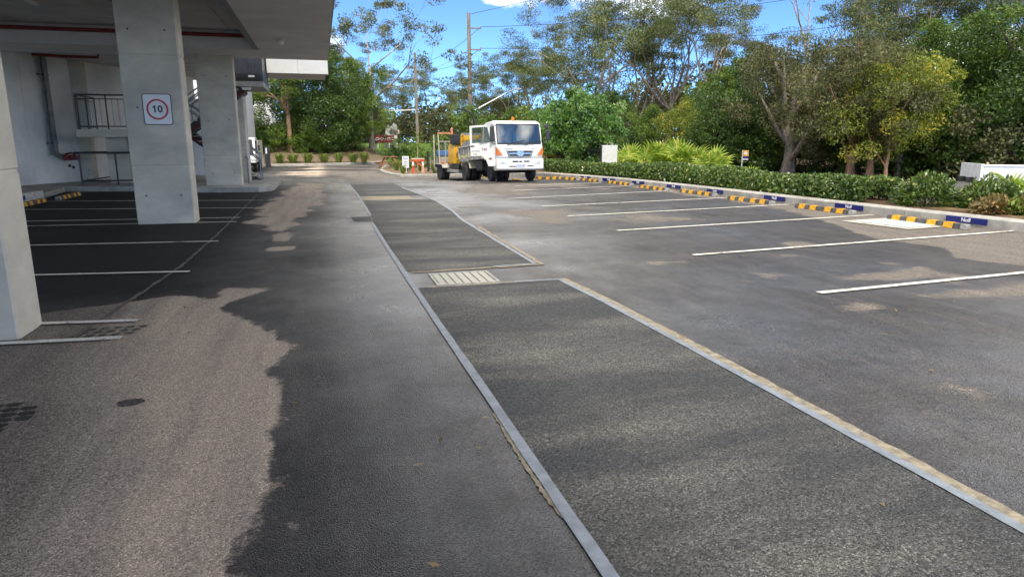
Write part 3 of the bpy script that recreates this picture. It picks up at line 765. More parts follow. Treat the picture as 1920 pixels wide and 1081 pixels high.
# speed sign on the column
sg = empty('speed_sign', (-2.93, 14.597, 0), 0, 'white square sign with a red ring and the number 10', 'sign')
zc = 2.17
BLK = mat('sign_black', (0.02, 0.02, 0.022), rough=0.4, var=0.05); WHT = mat('sign_white', (0.76, 0.76, 0.78), rough=0.35, var=0.04, scale=4); RED = mat('sign_red', (0.50, 0.025, 0.03), rough=0.35, var=0.06)
def rrect(w, h, r, n=5):
    P_ = []
    for cx_, cy_, a0 in ((w / 2 - r, h / 2 - r, 0), (-w / 2 + r, h / 2 - r, PI / 2), (-w / 2 + r, -h / 2 + r, PI), (w / 2 - r, -h / 2 + r, 1.5 * PI)):
        for k in range(n + 1): P_.append((cx_ + r * math.cos(a0 + k * PI / 2 / n), cy_ + r * math.sin(a0 + k * PI / 2 / n)))
    return P_
def off(P_, dx, dz): return [(x + dx, z + dz) for x, z in P_]
MB().prism(off(rrect(0.50, 0.57, 0.045), 0, zc), 'y', -0.012, 0.0).build('backing_plate', BLK, sg)
MB().prism(off(rrect(0.475, 0.545, 0.04), 0, zc), 'y', -0.016, -0.0121).build('sign_face', WHT, sg)
ring = MB()
n = 40
V = []; 
for k in range(n):
    a = 2 * PI * k / n
    for r_ in (0.190, 0.158):
        for yy in (-0.0162, -0.021): V.append((r_ * math.cos(a), yy, zc + r_ * math.sin(a)))
F = []
for k in range(n):
    i = 4 * k; j = 4 * ((k + 1) % n)
    F += [(i, j, j + 1, i + 1), (i + 2, i + 3, j + 3, j + 2), (i + 1, j + 1, j + 3, i + 3), (i, i + 2, j + 2, j)]
ring.add(V, F).build('red_ring', RED, sg)
MB().box((-0.066, -0.0185, zc + 0.044), (0.040, 0.004, 0.02), (0, -0.7, 0)).build('numeral_serif', BLK, sg)
lettering('10', 0.18, BLK, sg, (0, -0.0185, zc), (PI / 2, 0, 0), bold=True)

# fire pipes on the beam and the wall
o = MB().tube([(-14, 22.42, 4.60), (-1.9, 22.42, 4.60)], 0.055, 10).build('sprinkler_pipe', REDP, None, smooth=True); tag(o, 'long red sprinkler pipe running along the concrete beam', 'pipe')
o = MB().tube([(-4.35, 4, 4.66), (-4.3, 22.0, 4.64), (-4.3, 22.36, 4.62)], 0.032, 8).build('sprinkler_pipe', REDP, None, smooth=True); tag(o, 'thin red pipe crossing the ceiling towards the long red pipe', 'pipe')
def wpt(s, z, off_=0.12):
    q = w0 + wd * s + wn_ * off_; return (q.x, q.y, z)
GP = mat('pipe_grey', (0.20, 0.21, 0.215), rough=0.5, metal=0.3, var=0.12, scale=5)
bo = wpt(1.4, 0); hyd = empty('hydrant_riser', bo, 0, 'grey riser pipe on the white wall with red hydrant valves', 'pipe')
def loc(p): return (p[0] - bo[0], p[1] - bo[1], p[2] - bo[2])
MB().tube([loc(wpt(1.42, 4.34)), loc(wpt(1.42, 1.25)), loc(wpt(1.46, 1.12)), loc(wpt(1.6, 1.05)), loc(wpt(1.78, 1.02))], 0.085, 12).build('riser', GP, hyd, smooth=True)
MB().tube([loc(wpt(1.22, 4.3)), loc(wpt(1.22, 1.1))], 0.035, 8).build('conduit', GP, hyd, smooth=True)
for z in (3.75, 1.5): MB().box(loc(wpt(1.34, z, 0.1)), (0.42, 0.06, 0.05), (0, 0, math.atan2(wd.y, wd.x))).build('bracket', RAILD, hyd)
for s in (1.72, 1.92, 2.12):
    MB().lathe([(0.05, -0.12), (0.09, -0.10), (0.09, 0.06), (0.065, 0.08), (0.065, 0.16)], loc(wpt(s, 1.0, 0.2)), 'y', 14).build('valve', REDP, hyd, smooth=True)
MB().tube([loc(wpt(1.7, 1.12, 0.2)), loc(wpt(1.9, 1.17, 0.25)), loc(wpt(2.12, 1.1, 0.2))], 0.03, 8).build('valve_manifold', REDP, hyd, smooth=True)
p = wpt(0.9, 4.27, 0.5); q = wpt(2.9, 4.27, 1.0)
o = MB().tube([wpt(0.6, 4.30, 0.5), (-7.9, 26.6, 4.30), (-6.9, 26.3, 4.27), (-6.9, 26.3, 4.36)], 0.045, 8).build('sprinkler_pipe', REDP, None, smooth=True); tag(o, 'short red pipe with an elbow under the rear slab above the wall', 'pipe')
for s, z in ((2.02, 0.72), (2.18, 0.66)):
    o = MB().box(wpt(s, z, 0.03), (0.06, 0.06, 0.10), (0, 0, math.atan2(wd.y, wd.x))).build('wall_outlet', BLK, None, bevel=0.006)
    tag(o, 'small black outlet on the white wall, %s one' % ('nearer' if s < 2.1 else 'farther'), 'outlet', 'wall outlets')
# batten lights
def batten(x, y, z, rz, L_, lab):
    r = empty('batten_light', (x, y, z), rz, lab, 'light')
    MB().bb(-L_ / 2, L_ / 2, -0.045, 0.045, -0.03, 0).build('tray', mat('light_tray', (0.55, 0.55, 0.53), rough=0.5), r, bevel=0.006)
    MB().prism([(-0.06, -0.031), (0.06, -0.031), (0.05, -0.085), (-0.05, -0.085)], 'x', -L_ / 2 + 0.02, L_ / 2 - 0.02).build('diffuser', mat('light_diffuser', (0.70, 0.71, 0.70), rough=0.3), r, bevel=0.012)
    return r
batten(-6.2, 18.6, 4.749, PI / 2, 1.3, 'white batten light on the dark ceiling left of the signed column')
batten(-0.85, 20.2, ZS, PI / 2, 0.62, 'short batten light on the pale outer soffit')
batten(-2.28, 25.3, 3.34, 0.1, 0.32, 'small bulkhead light under the dark stair landing')

# kerb ramp edge and wheel stops under the building come with the wheel stop builder
# ---- stair with landing
st = empty('staircase', (-5, 27, 0.15), 0, 'steel railed concrete staircase with a half landing behind the columns', 'staircase')
so = Vector((-5, 27, 0.15))
def sp(name, mb, m, bevel=0, smooth=False):
    o = mb.build(name, m, st, bevel=bevel, smooth=smooth, seg=1); o.location = -so; return o
sp('landing', MB().bb(-7.72, -4.5, 25.9, 28.1, 1.70, 1.95), COLC, 0.012)
for (x0, z0, x1, z1, y0, y1, nst) in ((-4.5, 1.95, -2.4, 3.5, 25.9, 26.9, 9), (-4.5, 1.95, -2.2, 0.15, 27.25, 28.1, 10)):
    dx = (x1 - x0) / nst; dz = (z1 - z0) / nst
    stringer = [(x0, z0 - 0.30), (x0, z0), (x1, z1), (x1, z1 - 0.30)]
    if z1 < z0: stringer = [(x0, z0), (x1, z1), (x1 - 0.35, z1), (x0, z0 - 0.32)]
    sp('stringer', MB().prism(stringer, 'y', y0 + 0.02, y1 - 0.02), mat('stair_dark', (0.06, 0.065, 0.07), rough=0.6))
    for k in range(nst):
        sp('tread', MB().bb(x0 + dx * k, x0 + dx * (k + 1) + 0.03, y0, y1, z0 + dz * (k + 1) - 0.05, z0 + dz * (k + 1)), COLC, 0.004)
    for yy in (y0 + 0.04, y1 - 0.04):
        for hh in (0.95, 0.72):
            sp('handrail', MB().tube([(x0, yy, z0 + hh), (x1, yy, z1 + hh)], 0.024, 8), STEEL, 0, True)
        for k in (0, nst // 2, nst):
            sp('rail_post', MB().tube([(x0 + dx * k, yy, z0 + dz * k), (x0 + dx * k, yy, z0 + dz * k + 0.95)], 0.022, 6), STEEL)
    sp('pipe', MB().tube([(x0, y0 - 0.02, z0 - 0.22), (x1, y0 - 0.02, z1 - 0.22)], 0.03, 6), REDP)
# balustrade round the landing: rails and every baluster
def balustrade(path, z0, z1, spacing, top_r=0.028):
    path = [Vector(q) for q in path]
    sp('handrail', MB().tube([(q.x, q.y, z1) for q in path], top_r, 8), RAILD, 0, True)
    sp('mid_rail', MB().tube([(q.x, q.y, z1 - 0.13) for q in path], 0.018, 6), RAILD)
    sp('bottom_rail', MB().tube([(q.x, q.y, z0 + 0.1) for q in path], 0.022, 6), RAILD)
    for a, b_ in zip(path[:-1], path[1:]):
        L_ = (b_ - a).length; n_ = int(L_ / spacing)
        for k in range(n_ + 1):
            q = a.lerp(b_, k / n_); big = k % 5 == 0
            sp('rail_post' if big else 'baluster', MB().tube([(q.x, q.y, z0 if big else z0 + 0.1), (q.x, q.y, z1 if big else z1 - 0.13)], 0.026 if big else 0.010, 5), RAILD if big else STEEL)
balustrade([(-7.66, 28.0, 0), (-7.66, 25.97, 0), (-4.6, 25.97, 0)], 1.95, 3.06, 0.17)
# guard rail at the foot of the stair
gr = empty('guard_rail', (-7.6, 25.3, 0.15), 0, 'low tubular guard rail on the footpath below the landing', 'railing')
go = Vector((-7.6, 25.3, 0.15))
def gp(name, mb):
    o = mb.build(name, RAILD, gr, smooth=True); o.location = -go
pts = [(-7.55, 25.3), (-5.9, 25.3), (-4.3, 25.3)]
gp('top_rail', MB().tube([(-7.7, 25.3, 1.2), (-4.2, 25.3, 1.2)], 0.035, 8)); gp('bottom_rail', MB().tube([(-7.55, 25.3, 0.3), (-4.2, 25.3, 0.3)], 0.025, 8))
gp('side_rail', MB().tube([(-7.55, 25.3, 0.3), (-7.0, 27.4, 0.36)], 0.025, 8)); gp('side_rail', MB().tube([(-7.7, 25.3, 1.2), (-7.0, 27.4, 1.2)], 0.03, 8))
for x in (-7.55, -6.5, -5.4, -4.3): gp('post', MB().tube([(x, 25.3, 0.15), (x, 25.3, 1.2)], 0.028, 8))
for x in (-7.55,): gp('foot_plate', MB().bb(x - 0.12, x + 0.12, 25.22, 25.38, 0.15, 0.165))
gp('post', MB().tube([(-7.0, 27.4, 0.15), (-7.0, 27.4, 1.2)], 0.028, 8))
# short grab rail beside the far column
o = MB().tube([(-2.42, 25.1, 0.15), (-2.42, 25.1, 0.95), (-2.46, 25.18, 1.03), (-2.52, 25.5, 1.04), (-2.5, 26.0, 1.04), (-2.5, 26.0, 0.15)], 0.028, 8).build('grab_rail', STEEL, None, smooth=True)
tag(o, 'bent steel grab rail between the two rear columns', 'railing')
# dark clad landing box at the top of the stair
lb = empty('stair_lobby', (-2.3, 26.5, 3.4), 0, 'navy clad stair lobby hanging under the soffit edge', 'lobby')
lo = Vector((-2.3, 26.5, 3.4))
def lp(name, mb, m, bevel=0.0):
    o = mb.build(name, m, lb, bevel=bevel, seg=1); o.location = -lo; return o
lp('floor_slab', MB().bb(-3.45, -1.75, 25.6, 28.4, 3.39, 3.56), mat('slab_grey', (0.36, 0.355, 0.34), rough=0.8), 0.006)
for k in range(7):
    x = -3.45 + k * 0.243
    lp('cladding_panel', MB().bb(x, x + 0.237, 25.62, 25.66, 3.562, 4.5), NAVY, 0.006)
for k in range(9):
    y = 25.68 + k * 0.3
    lp('cladding_panel', MB().bb(-1.79, -1.75, y, y + 0.292, 3.562 - 0.2 * 0, 4.5), NAVY, 0.006)
lp('dark_base', MB().bb(-3.45, -1.86, 25.605, 25.618, 3.60, 3.82), BLK)
lp('white_plate', MB().bb(-2.22, -2.02, 25.596, 25.604, 3.70, 3.76), WHT)
# ================================================================== WHEEL STOPS AND KERB PLATES
RUB = mat('rubber_grey', (0.095, 0.092, 0.088), rough=0.8, var=0.3, scale=12, bump=0.2, bscale=80)
YEL = mat('reflective_yellow', (0.78, 0.39, 0.02), rough=0.5, var=0.2, scale=14, bump=0.1)
ENDC = mat('stop_end_grey', (0.30, 0.30, 0.29), rough=0.8, var=0.15, scale=8)
def stop_profile(): return [(-0.075, 0), (-0.055, 0.10), (0.055, 0.10), (0.075, 0)]
WL = 1.65
stop_body = MB().prism([(x, z) for x, z in stop_profile()], 'y', -WL / 2, WL / 2).mesh('body', RUB, bevel=0.008, seg=1)
_pm = MB()
# a yellow patch wraps over the left face, top and right face
w_ = 0.20; e = 0.003
PR = [(-0.075 - e, 0.004), (-0.055 - e, 0.10 + e), (0.055 + e, 0.10 + e), (0.075 + e, 0.004)]
V = []
for yy in (-w_ / 2, w_ / 2):
    V += [(x, yy, z) for x, z in PR]
patch_me = MB().add(V, [(0, 1, 5, 4), (1, 2, 6, 5), (2, 3, 7, 6)]).mesh('yellow_patch', YEL)
end_me = MB().prism([(-0.07, 0.0), (-0.052, 0.095), (0.052, 0.095), (0.07, 0.0)], 'y', -0.06, 0.06).mesh('end_cap', ENDC, bevel=0.006, seg=1)
def wheel_stop(x, y, rz, lab, group, z=0.0):
    r = empty('wheel_stop', (x, y, z), rz, lab, 'wheel stop', group)
    link('body', stop_body, r)
    for yy in (-0.58, -0.22, 0.24, 0.60): link('yellow_patch', patch_me, r, (0, yy, 0))
    link('end_cap', end_me, r, (0, -WL / 2 - 0.058, 0)); 
    return r
ORD = ['nearest', 'second', 'third', 'fourth', 'fifth', 'sixth', 'seventh', 'eighth', 'ninth', 'tenth']
WS = [(11.33, 10.60, 0.06), (11.16, 13.25, 0.08), (10.95, 15.75, 0.09), (10.90, 18.45, 0.06), (10.62, 20.75, 0.08), (10.62, 23.4, 0.10), (10.35, 25.7, 0.2), (9.80, 27.0, 0.3), (9.2, 28.0, 0.5), (8.75, 30.5, 0.05)]
rj = random.Random(4)
for i, (x, y, rz) in enumerate(WS):
    x += rj.uniform(-0.05, 0.05); rz += rj.uniform(-0.03, 0.03)
    wheel_stop(x, y, rz, '%s black and yellow wheel stop along the right kerb counting from the camera' % ORD[i], 'wheel stops along the right kerb', float(gz(x, y)))
wheel_stop(11.72, 7.90, 0.05, 'wheel stop cut off by the right edge of the photo', 'wheel stops along the right kerb')
wheel_stop(8.3, 34.6, 0.3, 'wheel stop seen under the white truck', 'wheel stops along the right kerb', float(gz(8.3, 34.6)))
wheel_stop(-7.15, 19.95, 0.0, 'shaded wheel stop under the building beside the white kerb, nearer one', 'wheel stops under the building')
wheel_stop(-7.0, 22.2, 0.0, 'shaded wheel stop under the building beside the footpath, farther one', 'wheel stops under the building')
o = MB().bb(-7.90, -7.6, 17.5, 22.1, -0.02, 0.22).build('ramp_kerb', mat('kerb_white_paint', (0.62, 0.62, 0.60), rough=0.7, var=0.15, scale=5), None, bevel=0.012)
tag(o, 'white painted kerb edge beside the shaded wheel stops', 'kerb')
BLUE = mat('plate_blue', (0.014, 0.022, 0.17), rough=0.35, var=0.08, scale=5)
blue_me = MB().bb(-0.006, 0.006, -0.41, 0.41, 0.0, 0.115).mesh('plate', BLUE, bevel=0.003, seg=1)
noll = text_mesh('Noll', 0.105, WHT, 0.004, True)
bulge = MB().bb(-0.002, 0.002, -0.09, 0.09, 0.03, 0.10).mesh('label_ground', mat('plate_label', (0.45, 0.48, 0.62), rough=0.4))
def kerb_plate(x, y, rz, z, lab, group):
    r = empty('kerb_plate', (x, y, z), rz, lab, 'plate', group)
    link('plate', blue_me, r)
    o = link('lettering', noll, r, (-0.009, 0.0, 0.058)); o.rotation_euler = (PI / 2, 0, -PI / 2)
    return r
def kx(y):
    for a, b_ in zip(KR[:-1], KR[1:]):
        if a[1] <= y <= b_[1]: return a[0] + (b_[0] - a[0]) * (y - a[1]) / (b_[1] - a[1])
for i, y in enumerate([10.15, 12.95, 15.45, 18.1, 20.35, 22.6, 24.6, 26.2]):
    x = kx(y); rz = math.atan2(-(kx(y + 0.3) - kx(y - 0.3)), 0.6)
    kerb_plate(x - 0.012, y, rz, 0.05 + float(gz(x, y)), '%s blue name plate on the right kerb counting from the camera' % ORD[i], 'blue kerb plates')
r = kerb_plate(-7.592, 20.4, PI, 0.06, 'blue name plate on the white kerb under the building', 'blue kerb plates')

# ================================================================== TRUCK
def wheel(parent, x, y, z, r, w, dual=False, face=-1):
    """tyre with a rim child; face = side the rim looks to"""
    tyre = mat('tyre_rubber', (0.028, 0.028, 0.030), rough=0.8, var=0.2, scale=8)
    rimm = mat('rim_white', (0.52, 0.52, 0.50), rough=0.45, var=0.15, scale=6)
    h = w / 2
    def one(xo):
        pr = [(r * 0.56, -h * 0.8), (r * 0.72, -h), (r * 0.93, -h * 0.92), (r, -h * 0.62), (r * 0.985, -h * 0.3), (r, -h * 0.28), (r, h * 0.28), (r * 0.985, h * 0.3), (r, h * 0.62), (r * 0.93, h * 0.92), (r * 0.72, h), (r * 0.56, h * 0.8)]
        t_ = MB().lathe(pr, (0, 0, 0), 'x', 28).build('tyre', tyre, parent, smooth=True, loc=(xo, y, z))
        f = face
        rp = [(r * 0.58, f * h * 0.72), (r * 0.55, f * h * 0.80), (r * 0.50, f * h * 0.45), (r * 0.30, f * h * 0.30), (r * 0.26, f * h * 0.62), (r * 0.18, f * h * 0.70), (0.01, f * h * 0.70)]
        MB().lathe(rp, (0, 0, 0), 'x', 24).build('rim', rimm, t_, smooth=True)
    one(x)
    if dual: one(x - face * (w + 0.04))
WHITE = mat('truck_white', (0.80, 0.80, 0.77), rough=0.28, var=0.04, scale=2.5)
CREAM = mat('guard_cream', (0.62, 0.57, 0.42), rough=0.55, var=0.12, scale=5)
DARK = mat('chassis_black', (0.022, 0.022, 0.024), rough=0.6, var=0.2, scale=6)
TRIM = mat('trim_black', (0.03, 0.03, 0.033), rough=0.45, var=0.1)
GRILL = mat('grille_grey', (0.22, 0.24, 0.26), rough=0.35, metal=0.3, var=0.08)
CHROME = mat('chrome', (0.72, 0.74, 0.76), rough=0.18, metal=0.9, var=0.03)
AMB = mat('lamp_amber', (0.62, 0.15, 0.012), rough=0.25, var=0.08)
LAMP = mat('lamp_clear', (0.66, 0.67, 0.64), rough=0.15, var=0.06)
GREYB = mat('tipper_grey', (0.44, 0.43, 0.39), rough=0.6, var=0.14, scale=4)
GLASS = glass_mat('windscreen_glass', (0.80, 0.88, 0.88), 0.03, 0.80)
SEAT = mat('seat_beige', (0.42, 0.40, 0.36), rough=0.9, var=0.1)
tr = empty('tipper_truck', (7.40, 26.75, -0.01), math.radians(4.5), 'white cab tipper truck facing the camera with its driver door open', 'truck')
tr.rotation_euler = (math.radians(-3.4), 0, math.radians(4.0)); tr.scale = (0.93, 0.93, 0.93)
def T(name, mb, m, bevel=0.0, smooth=False, parent=None, seg=2): return mb.build(name, m, parent or tr, bevel=bevel, smooth=smooth, seg=seg)
W = 1.02
# cab: lower body, pillars, roof, rear wall
cab = T('cab', MB().prism([(-1.05, 0.92), (-1.12, 1.05), (-1.10, 1.46), (-1.02, 1.54), (-0.55, 1.54), (-0.55, 1.10), (0.72, 1.10), (0.72, 0.92)], 'x', -W, W), WHITE, 0.04, True)
T('roof', MB().prism([(-0.86, 2.33), (-0.80, 2.42), (-0.55, 2.50), (0.4, 2.50), (0.70, 2.44), (0.74, 2.33)], 'x', -W + 0.02, W - 0.02), WHITE, 0.05, True)
T('rear_wall', MB().bb(-W + 0.01, W - 0.01, 0.66, 0.74, 1.0, 2.36), WHITE, 0.02)
for s in (-1, 1):
    T('windscreen_pillar', MB().prism([(-1.06, 1.50), (-0.86, 2.36), (-0.77, 2.36), (-0.94, 1.50)], 'x', s * (W - 0.075) if s > 0 else -W, s * W if s > 0 else -W + 0.075), WHITE, 0.02, True)
    T('corner_pillar', MB().bb(s * W - (0.05 if s > 0 else -0.0), s * W + (0.0 if s > 0 else 0.05), 0.52, 0.73, 1.0, 2.36), WHITE, 0.015)
    T('window_header', MB().bb(s * W - (0.05 if s > 0 else 0.0), s * W + (0.0 if s > 0 else 0.05), -0.84, 0.6, 2.26, 2.37), WHITE, 0.012)
# image-right side closed: door with window
T('passenger_door', MB().bb(W - 0.05, W + 0.004, -0.95, 0.53, 0.95, 1.60), WHITE, 0.02)
T('side_window', MB().bb(W - 0.032, W - 0.02, -0.90, 0.53, 1.60, 2.27), GLASS)
ws = T('windscreen', MB().add([(-W + 0.07, -1.045, 1.53), (W - 0.07, -1.045, 1.53), (W - 0.09, -0.862, 2.335), (-W + 0.09, -0.862, 2.335), (0, -1.085, 1.53), (0, -0.90, 2.335)], [(0, 4, 5, 3), (4, 1, 2, 5)]), GLASS, 0, True)
sl = MB()
for a, b_ in (((-W + 0.06, -1.075, 1.53), (W - 0.06, -1.075, 1.53)), ((-W + 0.08, -0.885, 2.335), (W - 0.08, -0.885, 2.335)), ((-W + 0.06, -1.06, 1.53), (-W + 0.08, -0.875, 2.335)), ((W - 0.06, -1.06, 1.53), (W - 0.08, -0.875, 2.335))): sl.tube([a, b_], 0.022, 6)
T('seal', sl, TRIM, parent=ws)
# interior
T('dashboard', MB().bb(-W + 0.06, W - 0.06, -0.98, -0.62, 1.35, 1.60), TRIM, 0.05)
T('floor', MB().bb(-W + 0.06, W - 0.06, -0.6, 0.66, 1.10, 1.14), DARK)
for x in (-0.52, 0.5):
    s_ = T('seat', MB().box((x, 0.2, 1.42), (0.5, 0.5, 0.18)).box((x, 0.47, 1.82), (0.48, 0.16, 0.72), (-0.15, 0, 0)).box((x, 0.5, 2.22), (0.28, 0.1, 0.18)), SEAT, 0.05)
T('steering_wheel', MB().tube([(-0.52 + 0.2 * math.cos(a * PI / 8), -0.52 + 0.09 * math.sin(a * PI / 8), 1.68 + 0.17 * math.sin(a * PI / 8)) for a in range(17)], 0.018, 6), TRIM)
T('cab_box', MB().bb(-0.12, 0.10, -0.66, -0.5, 1.6, 1.98), mat('cab_box_blue', (0.03, 0.16, 0.26), rough=0.5), 0.02)
# front: grille, emblem, lamps, bumper
gl = T('grille', MB().prism([(-0.62, 1.25), (0.62, 1.25), (0.50, 0.99), (-0.50, 0.99)], 'y', -1.135, -1.10), GRILL, 0.012)
for z, hw in ((1.19, 0.52), (1.06, 0.44)):
    T('grille_slot', MB().bb(-hw, hw, -1.146, -1.136, z - 0.028, z + 0.028), TRIM, 0.004, parent=gl)
T('grille_bar', MB().bb(-0.5, 0.5, -1.16, -1.136, 1.105, 1.145), CHROME, 0.006, parent=gl)
em = MB()
n = 28; V = []; F = []
for k in range(n):
    a = 2 * PI * k / n
    for (rx, rz_) in ((0.155, 0.125), (0.125, 0.10)):
        for yy in (-1.165, -1.185): V.append((rx * math.cos(a), yy, 1.13 + rz_ * math.sin(a)))
for k in range(n):
    i = 4 * k; j = 4 * ((k + 1) % n); F += [(i, j, j + 1, i + 1), (i + 2, i + 3, j + 3, j + 2), (i + 1, j + 1, j + 3, i + 3), (i, i + 2, j + 2, j)]
em.add(V, F).box((0, -1.172, 1.13), (0.22, 0.02, 0.028), (0, -0.35, 0)).box((-0.075, -1.172, 1.13), (0.03, 0.02, 0.16), (0, 0.3, 0)).box((0.075, -1.172, 1.13), (0.03, 0.02, 0.16), (0, 0.3, 0))
T('emblem', em, CHROME, parent=gl)
MB().lathe([(0.01, 0), (0.124, 0.0), (0.124, 0.006)], (0, -1.166, 1.13), 'y', 24).build('emblem_disc', mat('emblem_grey', (0.42, 0.44, 0.46), rough=0.3, metal=0.4), gl)
for s in (-1, 1):
    c = T('indicator', MB().prism([(s * 0.76, 1.06), (s * (W + 0.006), 1.06), (s * (W + 0.006), 1.40), (s * 0.94, 1.30)], 'y', -1.15, -0.97), AMB, 0.012)
    h_ = T('headlight', MB().prism([(s * 0.58, 0.72), (s * 0.66, 0.70), (s * 0.94, 0.70), (s * 0.94, 0.84), (s * 0.75, 0.85), (s * 0.60, 0.80)], 'y', -1.205, -1.17), LAMP, 0.012)
    T('lamp_bowl', MB().lathe([(0.05, -1.206), (0.03, -1.212)], (s * 0.80, 0, 0.775), 'y', 12), CHROME, parent=h_)
bu = T('bumper', MB().prism([(-1.19, 0.90), (-1.12, 0.93), (-0.70, 0.93), (-0.70, 0.44), (-1.10, 0.44), (-1.18, 0.50)], 'x', -W - 0.015, W + 0.015), WHITE, 0.04, True)
for x0, x1, z0, z1 in ((-0.36, -0.10, 0.76, 0.83), (-0.07, 0.08, 0.765, 0.825), (0.14, 0.40, 0.77, 0.83), (-0.52, -0.20, 0.58, 0.62), (0.30, 0.58, 0.59, 0.63)):
    T('bumper_slot', MB().bb(x0, x1, -1.196, -1.17, z0, z1), TRIM, 0.008, parent=bu)
T('shadow_gap', MB().bb(-W + 0.02, W - 0.02, -1.10, -0.9, 0.925, 0.945), mat('gap_green_grey', (0.10, 0.13, 0.12), rough=0.5), 0)
np_ = T('number_plate', MB().bb(-0.19, 0.19, -1.205, -1.19, 0.57, 0.69), mat('plate_pale', (0.62, 0.66, 0.80), rough=0.4), 0.004)
lettering('CZ 61 ZM', 0.075, mat('plate_text', (0.03, 0.06, 0.30), rough=0.5), np_, (0, -1.208, 0.632), (PI / 2, 0, 0), True)
LET = mat('letter_grey', (0.22, 0.23, 0.25), rough=0.5)
lettering('CRYPRESS', 0.075, LET, tr, (-0.50, -1.118, 1.31), (PI / 2 - 0.05, 0, 0), True, 1.15)
lettering('RANGER', 0.05, mat('letter_red', (0.35, 0.10, 0.08), rough=0.5), tr, (0.58, -1.118, 1.32), (PI / 2 - 0.05, 0, 0), True)
T('vent_slot', MB().bb(-0.28, 0.30, -1.105, -1.09, 1.475, 1.49), GRILL)
for x, d_ in ((-0.35, -0.42), (0.42, -0.30)):
    T('wiper', MB().tube([(x + 0.35, -1.10, 1.54), (x, -1.11, 1.50), (x - 0.22, -1.12, 1.46)], 0.012, 5).tube([(x + 0.05, -1.09, 1.58), (x + 0.6, -1.075, 1.66)], 0.010, 5), TRIM)
# roof beacon
T('beacon', MB().lathe([(0.075, 2.50), (0.075, 2.55), (0.065, 2.56), (0.06, 2.64), (0.03, 2.67), (0.01, 2.67)], (-0.05, -0.45, 0), 'z', 14), AMB, smooth=True)
# mirrors
m_ = T('mirror', MB().box((1.32, -0.98, 1.88), (0.17, 0.10, 0.42)), TRIM, 0.04)
T('mirror_head', MB().box((1.27, -1.0, 2.22), (0.17, 0.10, 0.22)), TRIM, 0.04, parent=m_)
T('mirror_arm', MB().tube([(0.98, -0.9, 2.30), (1.28, -1.0, 2.33), (1.33, -0.98, 1.62), (1.0, -0.95, 1.52)], 0.014, 6), TRIM, parent=m_)
m_ = T('mirror', MB().box((-1.17, -0.98, 1.93), (0.16, 0.10, 0.62)), TRIM, 0.04)
T('mirror_arm', MB().tube([(-0.98, -0.9, 2.28), (-1.17, -0.98, 2.28), (-1.17, -0.98, 1.58), (-1.0, -0.95, 1.50)], 0.014, 6), TRIM, parent=m_)
# open driver door, hinged at the front corner
dr = T('driver_door', MB().prism([(0.0, 0.62), (0.30, 0.62), (0.40, 0.86), (0.62, 1.06), (1.18, 1.06), (1.20, 1.60), (0.0, 1.60)], 'x', -0.025, 0.025), WHITE, 0.012)
dr.location = (-W - 0.03, -0.92, 0.0); dr.rotation_euler = (0, 0, math.radians(40))
def D(name, mb, m, bevel=0): return mb.build(name, m, dr, bevel=bevel, seg=1)
D('window_frame', MB().prism([(0.06, 1.59), (0.22, 2.30), (0.33, 2.30), (0.15, 1.59)], 'x', -0.022, 0.022).bb(-0.022, 0.022, 0.22, 1.20, 2.24, 2.32).bb(-0.022, 0.022, 1.11, 1.20, 1.59, 2.24), WHITE)
D('window_pane', MB().prism([(0.14, 1.60), (0.30, 2.245), (1.115, 2.245), (1.115, 1.60)], 'x', -0.004, 0.004), GLASS)
D('window_divider', MB().bb(-0.012, 0.012, 0.44, 0.47, 1.60, 2.24), TRIM)
D('handle', MB().bb(-0.045, -0.026, 0.98, 1.16, 1.46, 1.50), TRIM)
D('door_mirror_bracket', MB().tube([(-0.05, 0.30, 1.62), (-0.06, 0.7, 1.60)], 0.015, 6), TRIM)
o = lettering('TAS', 0.16, mat('letter_plum', (0.35, 0.10, 0.26), rough=0.5), dr, (-0.028, 0.48, 1.32), (PI / 2, 0, -PI / 2), True)
lettering('LEYTON', 0.11, LET, dr, (-0.028, 0.93, 1.26), (PI / 2, 0, -PI / 2), False)
lettering('CIVIL', 0.09, LET, dr, (-0.028, 0.95, 1.14), (PI / 2, 0, -PI / 2), False)
D('side_marker', MB().bb(-0.034, -0.026, 0.12, 0.26, 0.90, 0.97), mat('marker_brown', (0.30, 0.10, 0.04), rough=0.4))
# underside, arches, tank, rear
T('wheel_arch', MB().prism([(0.50 * math.cos(a), 0.46 + 0.62 * math.sin(a)) for a in np.linspace(0.0, PI, 9)] + [(0.46 * math.cos(a), 0.46 + 0.56 * math.sin(a)) for a in np.linspace(PI, 0.0, 9)], 'x', -W + 0.01, -W + 0.30), TRIM)
T('wheel_arch', MB().prism([(0.50 * math.cos(a), 0.46 + 0.62 * math.sin(a)) for a in np.linspace(0.0, PI, 9)] + [(0.46 * math.cos(a), 0.46 + 0.56 * math.sin(a)) for a in np.linspace(PI, 0.0, 9)], 'x', W - 0.30, W - 0.01), TRIM)
T('step', MB().bb(-W, -W + 0.3, -0.75, -0.45, 0.50, 0.92), TRIM, 0.02)
T('chassis', MB().bb(-0.42, -0.32, -0.9, 4.7, 0.66, 0.90).bb(0.32, 0.42, -0.9, 4.7, 0.66, 0.90).bb(-0.32, 0.32, 1.0, 1.1, 0.68, 0.88).bb(-0.32, 0.32, 2.6, 2.7, 0.68, 0.88), DARK)
T('engine', MB().bb(-0.30, 0.30, -0.8, 0.6, 0.55, 1.1), DARK, 0.03)
